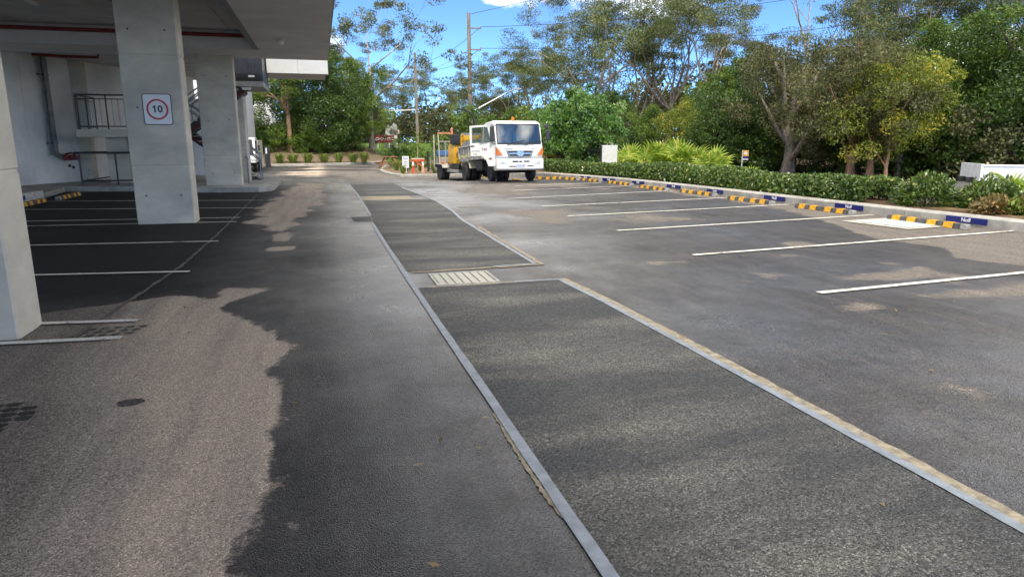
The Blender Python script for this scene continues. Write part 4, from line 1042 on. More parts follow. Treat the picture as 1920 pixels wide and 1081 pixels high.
T('axle', MB().tube([(-0.85, 0, 0.40), (0.85, 0, 0.40)], 0.06, 8).tube([(-0.75, 3.75, 0.42), (0.75, 3.75, 0.42)], 0.09, 8).lathe([(0.05, -0.2), (0.2, -0.1), (0.2, 0.1), (0.05, 0.2)], (0, 3.75, 0.42), 'x', 12), DARK)
T('fuel_tank', MB().bb(-0.95, -0.50, 1.25, 2.2, 0.50, 0.92), DARK, 0.05)
T('tool_box', MB().bb(0.50, 0.95, 1.25, 2.2, 0.50, 0.92), DARK, 0.03)
for x, f in ((-0.88, -1), (0.88, 1)):
    wheel(tr, x, 0, 0.42, 0.42, 0.25, False, f)
    wheel(tr, x + 0.10 * f, 3.75, 0.42, 0.42, 0.24, True, f)
tb = T('tipper_body', MB().bb(-W - 0.03, W + 0.03, 0.98, 4.75, 0.98, 1.10).bb(-W - 0.03, -W + 0.03, 0.98, 4.75, 1.10, 1.66).bb(W - 0.03, W + 0.03, 0.98, 4.75, 1.10, 1.66).bb(-W + 0.03, W - 0.03, 0.98, 1.05, 1.10, 1.95).bb(-W + 0.03, W - 0.03, 4.69, 4.75, 1.10, 1.6), GREYB, 0.01)
for s in (-1, 1):
    for k in range(5):
        T('side_rib', MB().bb(s * (W + 0.03), s * (W + 0.085), 1.05 + k * 0.88, 1.15 + k * 0.88, 1.08, 1.6), GREYB, 0.006, parent=tb)
    T('top_rail', MB().bb(s * (W + 0.02), s * (W + 0.10), 0.98, 4.75, 1.60, 1.68), GREYB, 0.01, parent=tb)
    for k in range(4):
        T('reflective_tape', MB().bb(s * (W + 0.031), s * (W + 0.036), 1.2 + k * 0.88, 1.88 + k * 0.88, 1.14, 1.26), mat('tape_lime', (0.66, 0.66, 0.18), rough=0.4, var=0.1), parent=tb)
T('tarp', MB().prism([(-W + 0.02, 1.67), (-0.8, 1.93), (0, 2.0), (0.8, 1.93), (W - 0.02, 1.67)], 'y', 1.06, 4.68), mat('tarp_grey', (0.10, 0.105, 0.11), rough=0.85, var=0.15, scale=4), 0.01)
for s in (-1, 1):
    T('mudguard', MB().prism([(3.05, 0.93), (3.13, 0.99), (4.25, 0.99), (4.42, 0.75), (4.36, 0.74), (4.20, 0.94), (3.2, 0.94), (2.95, 0.62), (2.90, 0.62)], 'x', s * 0.50, s * 1.04), CREAM, 0.006)
T('rear_rail', MB().bb(-0.9, 0.9, 4.72, 4.82, 0.55, 0.70), DARK, 0.01)
T('tow_hitch', MB().tube([(0, 4.8, 0.62), (0, 5.15, 0.62)], 0.05, 8), DARK)

# ================================================================== TRAILER AND MACHINE BEHIND THE TRUCK
TG = mat('trailer_galv', (0.42, 0.42, 0.40), rough=0.5, metal=0.3, var=0.15, scale=5)
tl = empty('equipment_trailer', (6.62, 33.6, -0.32), math.radians(10), 'low grey plant trailer with dual wheels behind the tipper truck', 'trailer')
def X(name, mb, m, bevel=0.0, smooth=False, parent=None): return mb.build(name, m, parent or tl, bevel=bevel, smooth=smooth, seg=1)
X('chassis', MB().bb(-0.85, -0.75, -2.0, 1.3, 0.42, 0.56).bb(0.75, 0.85, -2.0, 1.3, 0.42, 0.56).bb(-0.75, 0.75, -2.0, -1.9, 0.42, 0.56).bb(-0.75, 0.75, 1.2, 1.3, 0.42, 0.56), TG, 0.008)
X('deck', MB().bb(-0.75, 0.75, -1.9, 1.2, 0.52, 0.57), mat('deck_steel', (0.16, 0.16, 0.155), rough=0.6, var=0.2))
X('drawbar', MB().tube([(-0.6, -2.0, 0.48), (0.0, -2.5, 0.5)], 0.05, 6).tube([(0.6, -2.0, 0.48), (0, -2.5, 0.5)], 0.05, 6), TG)
X('axle', MB().tube([(-0.9, 0, 0.36), (0.9, 0, 0.36)], 0.05, 8), DARK)
for f in (-1, 1):
    wheel(tl, f * 0.98, 0.0, 0.38, 0.38, 0.20, True, f)
    X('mudguard', MB().prism([(-0.62, 0.62), (-0.50, 0.80), (0.50, 0.80), (0.62, 0.62), (0.58, 0.60), (0.47, 0.765), (-0.47, 0.765), (-0.58, 0.60)], 'x', f * 0.72, f * 1.12), TG, 0.006)
    X('side_lamp', MB().bb(f * 0.98, f * 1.10, -0.52, -0.40, 0.80, 0.90), AMB, 0.01)
    X('side_lamp', MB().bb(f * 0.70, f * 0.80, -0.52, -0.42, 0.80, 0.90), AMB, 0.01)
# upright cage with its orange top rail
cg = X('cage_frame', MB().tube([(-1.0, 0.1, 0.80), (-1.06, 0.1, 2.25)], 0.03, 6).tube([(-0.35, 0.1, 0.57), (-0.35, 0.1, 2.22)], 0.03, 6).tube([(-1.0, 0.9, 0.57), (-1.0, 0.9, 2.2)], 0.03, 6).tube([(-1.05, 0.1, 1.86), (-0.35, 0.1, 1.86)], 0.02, 6).tube([(-0.7, 0.1, 0.57), (-0.7, 0.1, 1.86)], 0.014, 6), mat('cage_tan', (0.55, 0.50, 0.42), rough=0.5, var=0.1))
X('top_rail', MB().bb(-1.09, -0.32, 0.05, 0.15, 2.2, 2.29), mat('rail_orange', (0.48, 0.20, 0.09), rough=0.5, var=0.12), 0.01, parent=cg)
X('lamp_post', MB().lathe([(0.06, 2.05), (0.06, 2.45), (0.03, 2.52), (0.01, 2.52)], (-0.36, 0.05, 0), 'z', 10), mat('cone_pink', (0.62, 0.22, 0.14), rough=0.5), parent=cg)
for k in range(8):
    X('cage_bar', MB().tube([(-0.98 + k * 0.085, 0.1, 0.9), (-0.98 + k * 0.085, 0.1, 1.86)], 0.007, 4), TG, parent=cg)
X('blue_tub', MB().prism([(-1.0, 1.18), (-0.55, 1.18), (-0.50, 1.42), (-1.02, 1.42)], 'y', 0.15, 0.55), mat('tub_blue', (0.03, 0.20, 0.52), rough=0.45), 0.02)
X('tool_bin', MB().bb(-0.95, -0.45, 0.15, 0.8, 0.57, 1.1), mat('bin_tan', (0.34, 0.31, 0.26), rough=0.6, var=0.2), 0.02)
# yellow machine on the deck
mc = empty('skid_steer_machine', (6.95, 32.3, 0.25), math.radians(10), 'yellow compact machine with a black lift arm loaded on the trailer', 'machine')
def Y(name, mb, m, bevel=0.0, smooth=False): return mb.build(name, m, mc, bevel=bevel, smooth=smooth, seg=2)
YM = mat('machine_yellow', (0.68, 0.37, 0.02), rough=0.4, var=0.08, scale=4)
Y('hull', MB().prism([(-0.95, 0.28), (-0.55, 0.26), (-0.1, 0.85), (0.05, 1.30), (-0.6, 1.52), (-0.78, 1.45), (-0.92, 1.0)], 'y', -0.1, 0.7), YM, 0.04, True)
Y('lift_plate', MB().prism([(-0.62, 1.30), (0.35, 1.42), (0.35, 1.58), (-0.62, 1.56)], 'y', -0.15, 0.05), YM, 0.02)
Y('hood', MB().prism([(-0.30, 1.50), (0.55, 1.50), (0.48, 1.68), (-0.25, 1.68)], 'y', -0.05, 0.7), mat('hood_grey', (0.17, 0.18, 0.21), rough=0.6), 0.03)
Y('engine_cover', MB().bb(-0.98, -0.55, -0.2, 0.3, 1.15, 1.62), DARK, 0.04)
Y('handle', MB().tube([(-0.6, -0.2, 1.12), (-0.6, -0.2, 1.58), (-0.48, -0.2, 1.62), (-0.44, -0.2, 1.25)], 0.03, 6).tube([(0.36, -0.2, 1.35), (0.36, -0.2, 1.62), (0.5, -0.2, 1.62), (0.5, -0.2, 1.4)], 0.025, 6), YM, 0, True)
Y('lift_arm', MB().prism([(-0.85, 0.15), (-0.70, 0.12), (0.12, 1.02), (0.02, 1.12)], 'y', -0.32, -0.18).prism([(-0.35, 0.2), (-0.10, 0.2), (0.0, 0.95), (-0.2, 0.95)], 'y', -0.42, -0.3), DARK, 0.015)
Y('hydraulic_ram', MB().tube([(-0.62, -0.45, 0.25), (-0.5, -0.45, 0.70)], 0.035, 8), CHROME, 0, True)
Y('hose', MB().tube([(-0.62 + 0.28 * math.cos(a), -0.4, 0.65 + 0.26 * math.sin(a)) for a in np.linspace(0.2, 3.6, 14)], 0.03, 6), TRIM, 0, True)
Y('hose', MB().tube([(0.28, 0.3, 1.6), (0.30, 0.3, 2.2), (0.18, 0.32, 2.55), (-0.1, 0.35, 2.75), (-0.45, 0.35, 2.78)], 0.05, 7), TRIM, 0, True)
Y('work_lamp', MB().box((-0.5, 0.35, 2.78), (0.14, 0.1, 0.09)), DARK, 0.01)
Y('track_frame', MB().bb(-0.85, 0.35, -0.5, 0.7, 0.0, 0.24), DARK, 0.04)
Y('manifold', MB().box((-0.15, -0.45, 0.35), (0.45, 0.2, 0.28)).box((0.15, -0.4, 0.7), (0.2, 0.2, 0.2)).box((-0.4, -0.4, 0.48), (0.14, 0.2, 0.5)), DARK, 0.02)

# ================================================================== SMALL THINGS BY THE ENTRANCE
def plate_text(parent, lines, m, y, sz):
    for (txt, x, z, s_) in lines: lettering(txt, s_, m, parent, (x, y, z), (PI / 2, 0, 0), True)
s1 = empty('notice_sign', (4.42, 38.0, -0.19), math.radians(-6), 'small white notice board with blue print on a short post', 'sign')
MB().bb(0.06, 0.11, -0.02, 0.02, 0, 0.5).build('post', mat('post_pale', (0.62, 0.62, 0.58), rough=0.5), s1)
MB().prism(off(rrect(0.36, 0.64, 0.03), 0.05, 0.62), 'y', -0.045, -0.021).build('board', WHT, s1)
BT = mat('print_blue', (0.06, 0.08, 0.30), rough=0.5)
plate_text(s1, [('STOP', 0.05, 0.80, 0.11), ('visitors', 0.05, 0.64, 0.06), ('report', 0.05, 0.55, 0.06), ('to office', 0.05, 0.45, 0.07)], BT, -0.048, 0.1)
ORG = mat('barrier_orange', (0.60, 0.10, 0.03), rough=0.45, var=0.1, scale=4)
PEA = mat('barrier_peach', (0.72, 0.40, 0.26), rough=0.5, var=0.12, scale=4)
br = empty('barrier_frame', (5.2, 38.4, -0.19), math.radians(-6), 'orange and white plastic barrier frame in the entrance island', 'barrier')
for x, m_ in ((-0.27, ORG), (0.27, PEA)):
    MB().prism([(x - 0.09, 0), (x + 0.09, 0), (x + 0.05, 0.42), (x - 0.05, 0.42)], 'y', -0.06, 0.06).build('leg', m_, br, bevel=0.01)
    MB().bb(x - 0.05, x + 0.05, -0.05, 0.05, 0.42, 0.62).build('white_band', WHT, br)
MB().bb(-0.38, 0.38, -0.06, 0.06, 0.62, 0.80).build('top_rail', ORG, br, bevel=0.015)
MB().bb(-0.36, 0.36, -0.064, 0.064, 0.76, 0.812).build('white_cap', mat('cap_cream', (0.70, 0.62, 0.52), rough=0.5), br)
MB().box((0.05, 0, 0.50), (0.55, 0.05, 0.09), (0, 0.6, 0)).build('brace', ORG, br, bevel=0.01)
TIM = mat('table_timber', (0.30, 0.13, 0.06), rough=0.7, var=0.25, scale=4, stretch=(1, 6, 1))
pt = empty('picnic_table', (4.15, 44.0, -0.14), math.radians(5), 'small red brown timber picnic table at the end of the island', 'table')
for k in range(4): MB().bb(-0.50, 0.50, -0.33 + k * 0.165, -0.18 + k * 0.165, 0.70, 0.745).build('board', TIM, pt, bevel=0.004)
for s in (-1, 1):
    MB().bb(s * 0.62, s * 0.86, -0.35, 0.35, 0.38, 0.42).build('bench_board', TIM, pt, bevel=0.004)
    for yy in (-0.25, 0.25):
        MB().box((s * 0.42, yy, 0.35), (0.09, 0.05, 0.80), (0, s * -0.55, 0)).build('leg', TIM, pt)
for yy in (-0.25, 0.25): MB().bb(-0.8, 0.8, yy - 0.025, yy + 0.025, 0.30, 0.375).build('bearer', TIM, pt)
# black fence behind the trailer, then along the hedge
BF = mat('fence_black', (0.016, 0.017, 0.018), rough=0.45, var=0.1)
def fence(x0, y0, x1, y1, z, h, lab, sp_=0.115, posts=2.4):
    L_ = math.hypot(x1 - x0, y1 - y0); rz = math.atan2(y1 - y0, x1 - x0)
    r = empty('palisade_fence', (x0, y0, z), rz, lab, 'fence')
    for zz_ in (0.16, h - 0.16): MB().bb(0, L_, -0.02, 0.02, zz_ - 0.02, zz_ + 0.02).build('rail', BF, r)
    pk = MB().bb(-0.012, 0.012, -0.012, 0.012, 0.05, h - 0.04).add([(-0.012, -0.012, h - 0.04), (0.012, -0.012, h - 0.04), (0.012, 0.012, h - 0.04), (-0.012, 0.012, h - 0.04), (0, 0, h + 0.06)], [(0, 1, 4), (1, 2, 4), (2, 3, 4), (3, 0, 4)]).mesh('picket', BF)
    for k in range(int(L_ / sp_)): link('picket', pk, r, (0.08 + k * sp_, 0.0, 0))
    ps = MB().bb(-0.05, 0.05, -0.05, 0.05, 0, h + 0.12).mesh('post', BF, bevel=0.006, seg=1)
    for k in range(int(L_ / posts) + 1): link('post', ps, r, (k * posts, 0.0, 0))
    return r
fence(5.95, 39.6, 8.3, 39.3, -0.18, 1.05, 'black picket fence panel behind the trailer')
fence(11.6, 33.2, 14.6, 32.0, 0.1, 1.15, 'black picket fence in front of the yellow pipes behind the hedge')
# stacked yellow machine guards / pipes behind the fence
yp = empty('yellow_loader', (12.2, 34.6, 0.05), math.radians(-12), 'bright yellow machine parked behind the fence and hedge', 'machine')
def Q(name, mb, m, bevel=0.02): return mb.build(name, m, yp, bevel=bevel, seg=1)
Q('body', MB().bb(-0.9, 0.15, -0.4, 0.6, 0.32, 0.85), YM, 0.06); Q('hood', MB().bb(0.2, 0.95, -0.4, 0.6, 0.32, 0.98), YM, 0.08)
Q('black_top', MB().bb(-0.95, 0.1, -0.42, 0.5, 0.86, 1.02), DARK, 0.03); Q('bucket', MB().prism([(0.9, 0.2), (1.9, 0.2), (1.7, 0.75), (1.05, 0.8)], 'y', -0.5, 0.6), YM, 0.02)
for x in (-0.6, 0.55): MB().lathe([(0.1, -0.12), (0.33, -0.12), (0.36, 0), (0.33, 0.12), (0.1, 0.12)], (x, -0.45, 0.36), 'y', 18).build('wheel', DARK, yp, smooth=True)
# pale cabinet behind the hedge
cb = empty('service_cabinet', (13.05, 30.0, 0.15), math.radians(-12), 'pale grey metal service cabinet standing behind the hedge', 'cabinet')
MB().bb(-0.36, 0.36, -0.15, 0.15, 0.2, 1.22).build('body', mat('cabinet_grey', (0.62, 0.62, 0.58), rough=0.5, var=0.06, scale=3), cb, bevel=0.012)
MB().bb(-0.30, 0.30, -0.12, 0.12, 0, 0.21).build('plinth', DARK, cb)
MB().bb(-0.42, -0.362, -0.14, 0.14, 0.05, 1.2).build('side_post', DARK, cb)
for x in (-0.1, 0.08, 0.13): MB().tube([(x, 0, 1.22), (x, 0, 1.34)], 0.012, 6).build('stud', TG, cb)
# bus stop
bs = empty('bus_stop_sign', (22.9, 34.0, 0.1), math.radians(-30), 'thin pole with a yellow and navy bus stop flag', 'sign')
MB().tube([(0, 0, 0), (0, 0, 0.95)], 0.028, 8).build('pole', mat('pole_pale', (0.6, 0.6, 0.6), rough=0.4), bs)
MB().bb(0.03, 0.33, -0.012, 0.012, 0.42, 0.95).build('flag', mat('flag_navy', (0.03, 0.03, 0.16), rough=0.4), bs)
MB().bb(0.03, 0.33, -0.016, -0.0125, 0.63, 0.945).build('yellow_field', mat('flag_yellow', (0.80, 0.42, 0.03), rough=0.4), bs)
MB().lathe([(0.01, -0.022), (0.09, -0.022), (0.09, -0.0165)], (0.18, 0, 0.79), 'y', 16).build('symbol', WHT, bs)
MB().bb(0.03, 0.33, -0.016, -0.0125, 0.42, 0.48).build('white_strip', WHT, bs)
bs.scale = (1.0, 1.0, 1.0)
# trailers parked on the road at the right
ROADM = mat('road_grey', (0.13, 0.125, 0.12), rough=0.85, var=0.15, scale=2)
V = [(19.0, 2), (21.0, 26), (38, 29), (70, 6)]
me = bpy.data.meshes.new('road'); me.from_pydata([(x, y, -0.41) for x, y in V], [], [(0, 3, 2, 1)]); me.materials.append(ROADM)
tag(link('road', me), 'grey road beyond the right hand garden bed', None, None, 'structure')
ut = empty('tray_truck', (24.2, 20.4, -0.38), math.radians(-30), 'white dropside tray standing on the road at the far right', 'tray')
TRW = mat('tray_white', (0.70, 0.72, 0.74), rough=0.4, var=0.07, scale=3)
def U(name, mb, m, bevel=0.006): return mb.build(name, m, ut, bevel=bevel, seg=1)
U('deck', MB().bb(0, 4.2, 0, 1.9, 0.60, 0.68), TRW); U('side_board', MB().bb(0.06, 4.2, -0.05, 0.0, 0.52, 1.0), TRW, 0.012); U('top_rail', MB().bb(0.0, 4.2, -0.075, 0.0, 1.0, 1.07), TRW); U('lower_rail', MB().bb(0.0, 4.2, -0.07, 0, 0.46, 0.53), TRW)
U('side_board', MB().bb(0, 4.2, 1.9, 1.95, 0.55, 1.02), TRW); U('headboard', MB().bb(-0.06, 0.05, -0.06, 1.95, 0.45, 1.10), TRW); U('stake', MB().bb(0.12, 0.2, -0.03, 0.03, 1.07, 1.17), mat('stake_timber', (0.5, 0.36, 0.22), rough=0.7)); U('load_box', MB().bb(2.3, 2.65, 0.1, 0.4, 1.0, 1.16), TRW)
U('chassis', MB().bb(-0.3, 4.2, 0.5, 0.62, 0.38, 0.58).bb(-0.3, 4.2, 1.3, 1.42, 0.38, 0.58), DARK)
for x in (1.5, 3.2): wheel(ut, x, 0.0, 0.36, 0.36, 0.22, False, -1)
for ch in [c for c in ut.children if c.name.startswith('tyre')]:
    ch.rotation_euler = (0, 0, PI / 2); ch.location = (ch.location.x, 0.2, 0.36)
fb = empty('flatbed_trailer', (22.0, 22.4, -0.16), math.radians(-32), 'low pale flatbed trailer with a drawbar beside the road shrubs', 'trailer')
def FB(name, mb, m, bevel=0.006): return mb.build(name, m, fb, bevel=bevel, seg=1)
FB('deck', MB().bb(-2.2, 0.9, -0.05, 1.8, 0.02, 0.10), mat('deck_timber_dust', (0.52, 0.44, 0.36), rough=0.8, var=0.15)); FB('side_rail', MB().bb(-2.2, 0.9, -0.09, -0.05, -0.18, 0.06), TRW)
for x in (-1.6, -0.9, -0.2, 0.5): FB('rail_slot', MB().bb(x, x + 0.12, -0.097, -0.091, -0.1, -0.05), DARK)
FB('drawbar', MB().tube([(0.9, 0.6, -0.05), (1.5, 0.5, 0.02), (2.2, 0.4, 0.22)], [0.11, 0.10, 0.08], 8), TRW, 0); FB('coupling', MB().box((1.15, 0.5, -0.12), (0.35, 0.25, 0.18)).box((2.0, 0.4, 0.02), (0.1, 0.1, 0.34), (0.3, 0.4, 0)), DARK, 0.01)
FB('jockey_stand', MB().tube([(1.9, 0.35, -0.35), (1.85, 0.35, 0.15)], 0.05, 8), TRW, 0)
for x in (-1.2, 0.2): MB().lathe([(0.1, -0.1), (0.22, -0.1), (0.25, 0), (0.22, 0.1), (0.1, 0.1)], (x, 0.12, 0.0), 'y', 18).build('tyre', DARK, fb, smooth=True)

# small white truck behind the rear column
wt = empty('small_truck', (-4.65, 46.0, float(gz(-4.65, 46.0))), math.radians(0), 'small white truck nose showing beyond the rear column', 'truck')
def S_(name, mb, m, bevel=0.0): return mb.build(name, m, wt, bevel=bevel, seg=2)
S_('cab', MB().prism([(-1.6, 0.55), (-1.62, 0.95), (-1.35, 1.98), (-1.2, 2.06), (0.3, 2.06), (0.3, 0.55)], 'x', -0.85, 0.85), WHITE, 0.06)
S_('side_window', MB().prism([(-1.38, 1.1), (-1.20, 1.85), (-0.35, 1.85), (-0.35, 1.1)], 'x', 0.845, 0.862), mat('window_dark', (0.02, 0.025, 0.03), rough=0.1))
S_('windscreen', MB().add([(-0.75, -1.625, 1.0), (0.75, -1.625, 1.0), (0.7, -1.37, 1.95), (-0.7, -1.37, 1.95)], [(0, 1, 2, 3)]), MATS['window_dark'])
S_('tray_box', MB().bb(-0.9, 0.9, 0.4, 3.6, 0.7, 1.9), CREAM, 0.02)
S_('mirror', MB().box((1.06, -1.35, 1.45), (0.12, 0.08, 0.34)), TRIM, 0.02); S_('mirror_arm', MB().tube([(0.85, -1.3, 1.6), (1.06, -1.35, 1.6)], 0.015, 6), TRIM)
S_('headlight', MB().bb(0.5, 0.86, -1.64, -1.5, 0.72, 0.9), LAMP, 0.02); S_('underbody', MB().bb(-0.6, 0.6, -1.4, 3.4, 0.35, 0.6), DARK, 0.02)
wheel(wt, 0.72, -0.75, 0.36, 0.36, 0.2, False, 1); wheel(wt, -0.72, -0.75, 0.36, 0.36, 0.2, False, -1); wheel(wt, 0.72, 2.4, 0.36, 0.36, 0.2, False, 1); wheel(wt, -0.72, 2.4, 0.36, 0.36, 0.2, False, -1)
# gate post beside it
gpst = empty('gate_post', (-3.7, 53.0, -0.3), 0, 'dark steel gate post with a narrow white notice near the far kerb', 'post')
MB().bb(-0.20, 0.02, -0.08, 0.08, 0, 1.45).build('post', mat('gate_dark', (0.025, 0.03, 0.04), rough=0.5), gpst, bevel=0.01); MB().bb(0.03, 0.16, -0.07, 0.07, 0, 1.5).build('post', MATS['gate_dark'], gpst, bevel=0.01)
MB().bb(-0.13, -0.02, -0.09, -0.081, 0.95, 1.35).build('notice', WHT, gpst)
o = MB().bb(-6.4, -4.0, 53.0, 53.15, -0.3, 0.55).build('low_wall', mat('wall_tan', (0.40, 0.35, 0.26), rough=0.85, var=0.12), None, bevel=0.01); tag(o, 'low tan wall left of the dark gate post', 'wall')
# red lettered board on the lawn
sb = empty('company_sign', (6.9, 76, 0.75), math.radians(-8), 'dark red lettered board in front of a white sign wall on the lawn', 'sign')
MRN = mat('sign_maroon', (0.22, 0.012, 0.022), rough=0.45, var=0.08)
MB().bb(-1.25, 0.88, -0.1, 0, 0.62, 1.36).build('board', MRN, sb, bevel=0.01)
lettering('SCHOLASTIC', 0.40, WHT, sb, (-0.2, -0.104, 0.98), (PI / 2, 0, 0), True, 0.85)
for x in (-0.85, 0.35): MB().bb(x - 0.04, x + 0.04, -0.07, -0.02, -0.2, 0.62).build('leg', WHT, sb)
MB().prism([(-0.2, 0.0), (1.22, -0.05), (1.22, 2.45), (0.9, 2.7), (0.6, 2.35), (0.3, 2.5), (0.0, 2.2)], 'y', 0.5, 0.7).build('sign_wall', FASC, sb)
MB().bb(0.95, 1.45, 0.35, 0.45, 1.55, 1.95).build('small_board', WHT, sb); MB().bb(1.0, 1.38, 0.342, 0.349, 1.62, 1.82).build('small_board_print', mat('print_red', (0.5, 0.12, 0.1), rough=0.5), sb)
# white building glimpsed through the trees at left
hb = empty('white_house', (-9, 78, 1.0), 0, 'white rendered building glimpsed between the far left trees', 'building')
MB().bb(-9, 4.2, 0, 8, 0, 8.0).build('wall', mat('render_white', (0.72, 0.73, 0.74), rough=0.8, var=0.04), hb)
MB().bb(-9.3, 4.5, -0.4, 8.3, 8.01, 8.3).build('roof', mat('roof_grey', (0.35, 0.36, 0.38), rough=0.6), hb)
for k in range(4):
    for zz_ in (1.2, 4.4):
        w = MB().bb(-8 + k * 3.0, -6.4 + k * 3.0, -0.03, -0.005, zz_, zz_ + 1.6).build('window', MATS['window_dark'], hb)
ws2 = empty('annex_building', (-7.9, 50, -0.3), 0, 'pale annex wall with a balcony just right of the rear column', 'building')
MB().bb(-6, 3.05, 0, 8, 0, 5.7).build('wall', MATS['render_white'], ws2)
MB().bb(2.0, 3.15, -1.2, -0.005, 3.7, 4.6).build('balcony', mat('balcony_grey', (0.55, 0.57, 0.60), rough=0.6), ws2); MB().bb(2.0, 3.0, -0.04, -0.006, 2.2, 3.2).build('window', MATS['window_dark'], ws2)
# ================================================================== POLES AND WIRES
PT = mat('pole_timber', (0.27, 0.225, 0.175), rough=0.85, var=0.2, scale=2, stretch=(6, 6, 0.6))
def pole(x, y, z, h, r, lab, arms, lamp=None):
    p = empty('power_pole', (x, y, z), 0, lab, 'pole')
    MB().tube([(0, 0, 0), (-0.03, 0, h * 0.5), (-0.07, 0, h)], [r, r * 0.85, r * 0.66], 12).build('shaft', PT, p, smooth=True)
    for (za, l_) in arms:
        a = MB().box((l_ / 2, 0, za + 0.06), (abs(l_), 0.1, 0.12)).build('crossarm', PT, p)
        MB().tube([(l_ * 0.95, 0, za + 0.06), (0.05 * (1 if l_ > 0 else -1), 0, za - 0.85)], 0.02, 5).build('stay', TG, a)
        MB().lathe([(0.03, 0), (0.06, 0.04), (0.04, 0.10), (0.06, 0.14), (0.02, 0.2)], (l_ * 0.95, 0, za + 0.12), 'z', 8).build('insulator', mat('insulator', (0.35, 0.33, 0.32), rough=0.3), a)
    if lamp:
        a = MB().tube([(0.1, 0, lamp[0]), (lamp[1] * 0.75, 0, lamp[0] + lamp[2] * 0.85), (lamp[1] - 0.5, 0, lamp[0] + lamp[2])], 0.055, 8).build('lamp_arm', mat('arm_galv', (0.62, 0.62, 0.60), rough=0.4, metal=0.3), p, smooth=True)
        MB().prism([(lamp[1] - 0.55, lamp[0] + lamp[2] - 0.05), (lamp[1] + 0.15, lamp[0] + lamp[2]), (lamp[1] + 0.15, lamp[0] + lamp[2] + 0.08), (lamp[1] - 0.55, lamp[0] + lamp[2] + 0.12)], 'y', -0.12, 0.12).build('lamp_head', MATS['arm_galv'], a, bevel=0.02)
    return p
pole(13.3, 62, 0, 12.5, 0.22, 'tall timber power pole with a long street light arm behind the truck', [(11.2, 1.05), (9.4, 1.05)], (4.1, 4.6, 2.05))
pole(11.6, 85, 0, 11.8, 0.2, 'farther timber power pole left of the street light pole', [(10.6, 1.1), (9.9, -1.1)], (5.2, -3.6, -0.15))
CAB = mat('cable_black', (0.03, 0.03, 0.035), rough=0.6)
def wire(a, b_, sag, r, lab):
    P_ = []
    for k in range(25):
        t = k / 24; p = Vector(a).lerp(Vector(b_), t); p.z -= sag * 4 * t * (1 - t); P_.append(p)
    o = MB().tube([q - Vector(a) for q in P_], r, 5).build('power_cable', CAB, None); o.location = a
    tag(o, lab, 'cable')
wire((13.3, 62, 12.4), (46, 30, 18.6), 0.5, 0.02, 'power cable leaving the top of the tall pole up to the right')
wire((14.3, 62, 11.4), (44, 40, 13.2), 0.8, 0.02, 'power cable from the upper crossarm towards the right trees')
wire((14.3, 62, 9.6), (44, 40, 10.6), 0.8, 0.02, 'power cable from the lower crossarm towards the right trees')
wire((12.65, 85, 10.8), (14.3, 62, 11.4), 0.5, 0.02, 'upper cable between the two poles')
wire((12.65, 85, 10.0), (14.3, 62, 9.6), 0.7, 0.02, 'lower cable between the two poles')
# ================================================================== VEGETATION
def leaf_mesh(name, pos, size, aspect, m, seed, tint, droop=0.0, flat=0.0, fold=0.0):
    """one mesh of many small leaf-shaped faces; pos (N,3), size (N,), tint (N,)"""
    r = np.random.default_rng(seed); N = len(pos)
    a = r.normal(size=(N, 3)); a[:, 2] = a[:, 2] * (1 - flat) - droop
    a /= np.linalg.norm(a, axis=1)[:, None] + 1e-9
    b = np.cross(a, r.normal(size=(N, 3)) + np.array([0, 0, 2.2 * flat])); b /= np.linalg.norm(b, axis=1)[:, None] + 1e-9
    if flat > 0:
        up = np.array([0, 0, 1.0]); b2 = np.cross(up, a); b2 /= np.linalg.norm(b2, axis=1)[:, None] + 1e-9
        b = b * (1 - flat) + b2 * flat; b /= np.linalg.norm(b, axis=1)[:, None] + 1e-9
    L_ = size[:, None] * 0.5; Wd = size[:, None] * aspect * 0.5
    V = np.empty((N, 4, 3), np.float32)
    V[:, 0] = pos - a * L_; V[:, 1] = pos + b * Wd - a * L_ * 0.1; V[:, 2] = pos + a * L_; V[:, 3] = pos - b * Wd - a * L_ * 0.1
    me = bpy.data.meshes.new(name)
    me.vertices.add(4 * N); me.vertices.foreach_set('co', V.ravel())
    me.loops.add(4 * N); me.loops.foreach_set('vertex_index', np.arange(4 * N, dtype=np.int32))
    me.polygons.add(N); me.polygons.foreach_set('loop_start', np.arange(0, 4 * N, 4, dtype=np.int32))
    at_ = me.attributes.new('tint', 'FLOAT', 'POINT'); at_.data.foreach_set('value', np.repeat(np.clip(tint, 0, 1), 4).astype(np.float32))
    me.update(calc_edges=True)
    me.materials.append(m)
    return me

def cluster_points(cent, rad, n, r, shell=0.0, flatten=1.0):
    """n leaf positions round each centre"""
    K = len(cent); c = np.repeat(cent, n, 0); R = np.repeat(rad, n)
    d = r.normal(size=(K * n, 3)); d /= np.linalg.norm(d, axis=1)[:, None]
    u = r.random(K * n) ** (1 / 3 * (1 - shell) + 0.02)
    p = d * (u * R)[:, None]; p[:, 2] *= flatten
    return c + p

